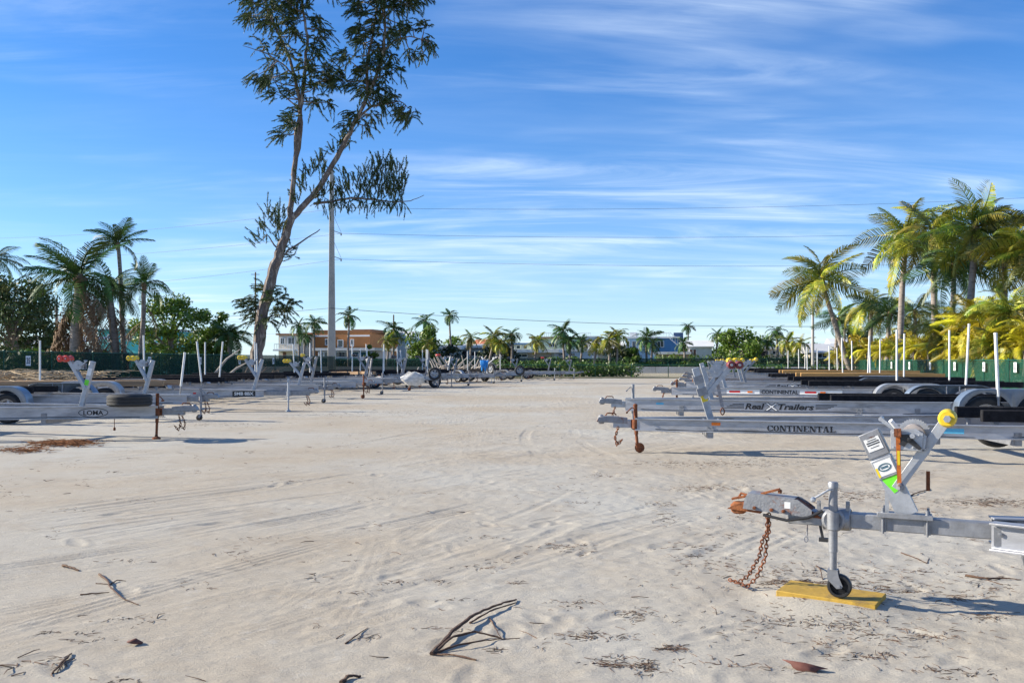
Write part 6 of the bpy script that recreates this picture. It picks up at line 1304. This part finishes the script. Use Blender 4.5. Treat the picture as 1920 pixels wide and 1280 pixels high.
stick('fallen_twig', 'thin twig lying in front of the ochre board toward the right edge', [([(1690, 1030), (1715, 1042), (1738, 1050)], 0.005, 0.003, 0.006), ([(1738, 1050), (1742, 1042)], 0.003, 0.002, 0.0)])
stick('fallen_twig', 'short bent twig standing beside the ochre board', [([(1530, 1055), (1537, 1068), (1543, 1080)], 0.005, 0.003, 0.03), ([(1500, 1092), (1515, 1078)], 0.004, 0.003, 0.0)])
stick('fallen_twig', 'long thin branch of litter near the right edge above the jack shadow', [([(1810, 1075), (1850, 1082), (1880, 1081), (1915, 1084)], 0.008, 0.003, 0.006), ([(1850, 1082), (1880, 1090)], 0.004, 0.002, 0.0)])
stick('fallen_twig', 'thin grey twig on the sand right of the leaning winch post', [([(1700, 931), (1725, 922), (1745, 916)], 0.008, 0.003, 0.006)])
b = MB(); V_ = [(0.09 * math.cos(a) * (1 + 0.25 * math.sin(3 * a)), 0.035 * math.sin(a), 0.012 * math.cos(2 * a) + 0.012) for a in [2 * math.pi * i / 14 for i in range(14)]]; b.add(V_ + [(0, 0, 0.032)], [(i, (i + 1) % 14, 14) for i in range(14)])
o = b.build('dry_leaf', mat('dry red brown leaf', (0.14, 0.05, 0.035), 0.8, 0, 0.3, 20)); p = gpt(1508, 1246); o.location = p; o.rotation_euler = (0.1, 0.1, -0.35); o.modifiers.new('thickness', 'SOLIDIFY').thickness = 0.003; tag(o, 'dry curled red-brown leaf at the bottom right', 'leaf')
b = MB(); V_ = [(0.05 * math.cos(a), 0.03 * math.sin(a), 0.012) for a in [2 * math.pi * i / 10 for i in range(10)]]; b.add(V_ + [(0, 0, 0.028)], [(i, (i + 1) % 10, 10) for i in range(10)])
o = b.build('dry_leaf', MATS['dry red brown leaf']); o.location = gpt(252, 1200); o.rotation_euler = (0.1, 0.2, 0.6); o.scale = (0.8, 0.8, 1.2); o.modifiers.new('thickness', 'SOLIDIFY').thickness = 0.003; tag(o, 'small dark leaf on the sand at the lower left', 'leaf')
# fine litter: nobody could count it
def litter(name, label, spots, m, n, lmin, lmax, r, seed, cat='litter', pile=0.0):
    rn = random.Random(seed); b = MB(); tot = sum(s[4] for s in spots)
    for (px, py, sx, sy, wgt) in spots:
        for _ in range(int(n * wgt / tot)):
            qy = py + rn.gauss(0, sy); qy = max(qy, 692); g = gpt(px + rn.gauss(0, sx), qy); L_ = rn.uniform(lmin, lmax); a = rn.uniform(0, 6.28); d = Vector((math.cos(a), math.sin(a), rn.uniform(-.05, .1))); z = r * 0.6 + pile * rn.random(); p0 = g + Vector((0, 0, z)); p1 = p0 + d * L_ * 0.5 + Vector((rn.uniform(-.2, .2) * L_, rn.uniform(-.2, .2) * L_, rn.uniform(0, 0.10) * L_)); p2 = p0 + d * L_ + Vector((0, 0, rn.uniform(-0.02, 0.08) * L_)); b.path([p0, p1, p2], [r, r * 0.9, r * 0.4], 3, caps=False)
    o = b.build(name, m); o['label'] = label; kind(o, 'stuff'); return o
rc = random.Random(21)
bands = [(620, 777, 60, 2.5, 3), (740, 772, 40, 2, 2), (430, 795, 70, 3, 2), (560, 765, 60, 2, 2), (860, 740, 60, 2, 2), (1340, 868, 90, 4, 5), (1330, 912, 45, 4, 3), (1870, 940, 50, 5, 4), (1600, 925, 60, 7, 3), (1640, 1085, 160, 18, 5), (1560, 1160, 150, 25, 3), (1450, 1000, 120, 50, 2)]
clus = bands + [(rc.uniform(1050, 1900), rc.uniform(880, 1260), rc.uniform(10, 45), rc.uniform(2, 8), rc.uniform(0.2, 0.8)) for _ in range(60)] + [(rc.uniform(0, 1100), rc.uniform(740, 1270), rc.uniform(8, 40), rc.uniform(1, 6), rc.uniform(0.05, 0.3)) for _ in range(60)]
litter('twig_litter', 'fine brown twig litter scattered over the sand', clus, TWIGM, 5200, 0.012, 0.07, 0.0017, 1)
litter('twig_litter', 'larger brown twigs and needles scattered over the sand', [(960, 1000, 560, 150, 5), (1340, 868, 90, 5, 2), (1870, 940, 50, 5, 2), (1560, 928, 60, 6, 2), (500, 800, 300, 40, 4), (900, 780, 350, 40, 4), (640, 740, 160, 12, 4), (60, 1240, 50, 12, 1.2), (60, 900, 60, 15, 1), (1650, 1090, 150, 20, 3)], TWIGM, 300, 0.04, 0.14, 0.0030, 2)
litter('seaweed_patch', 'red-brown tangle of dry seaweed on the sand before the left trailers', [(118, 832, 28, 2.5, 4), (40, 845, 25, 2, 1)], WEED, 900, 0.06, 0.22, 0.004, 3, pile=0.05)
litter('frond_pile', 'heap of pale dry fronds below the left fence', [(45, 743, 24, 2, 4), (12, 748, 24, 2.5, 3), (85, 741, 26, 1.5, 2), (160, 735, 30, 1, 1)], mat('pale dry frond', (0.42, 0.32, 0.20), 0.9, 0, 0.4, 3), 2600, 0.4, 1.2, 0.018, 4, pile=0.95)
litter('leaf_litter', 'brown leaf litter along the left fence and around the casuarina', [(480, 717, 40, 2, 3), (280, 728, 60, 2, 3), (600, 722, 50, 3, 2), (140, 737, 40, 2, 2)], mat('brown leaf litter', (0.15, 0.09, 0.055), 0.95, 0, 0.4, 3), 2200, 0.25, 0.8, 0.014, 5, pile=0.25)
stk = MB(); rn = random.Random(9); 
for i in range(46):
    a = rn.uniform(0, 6.28); p = Vector((rn.gauss(0, 1.6), rn.gauss(0, .8), 0)); e = p + Vector((math.cos(a), math.sin(a), 0)) * rn.uniform(.8, 2.4) + Vector((0, 0, rn.uniform(0.1, 1.1))); stk.path([p, p.lerp(e, .5) + Vector((0, 0, .15)), e], [0.035, 0.025, 0.01], 5)
o = stk.build('brush_pile', mat('dry brush', (0.17, 0.12, 0.085), 0.9, 0, 0.4, 3)); o.location = (GX(470, 58), 57.5, 0); tag(o, 'heap of dry brush at the foot of the leaning casuarina', 'brush')
for i, (px, py, px2, py2, lb) in enumerate(((398, 692, 450, 655, 'long pale dead limb leaning by the left fence'), (425, 700, 462, 680, 'short pale dead limb below the leaning casuarina'))):
    Yb = 55 - i; b = MB(); b.path([W(px, 706, Yb), W((px + px2) / 2, (py + py2) / 2, Yb), W(px2, py2, Yb)], [0.09, 0.07, 0.03], 7); o = b.build('dead_limb', mat('bleached dead wood', (0.42, 0.37, 0.32), 0.9, 0, 0.3, 4)); tag(o, lb, 'branch')

dw = MB(); rn = random.Random(19)
for i in range(60):
    a = rn.uniform(0, 6.28); p = Vector((rn.gauss(0, 2.0), rn.gauss(0, .7), rn.uniform(0, 0.5))); e = p + Vector((math.cos(a), math.sin(a) * .5, 0)) * rn.uniform(.6, 1.8) + Vector((0, 0, rn.uniform(0.1, 1.6))); dw.path([p, p.lerp(e, .5) + Vector((rn.uniform(-.2, .2), 0, .12)), e], [0.075, 0.06, 0.03], 6)
o = dw.build('driftwood_heap', mat('bleached dead wood', (0.42, 0.37, 0.32))); o.location = (GX(866, 72), 72, 0); tag(o, 'heap of pale driftwood and dead limbs before the far fence at centre left', 'driftwood')
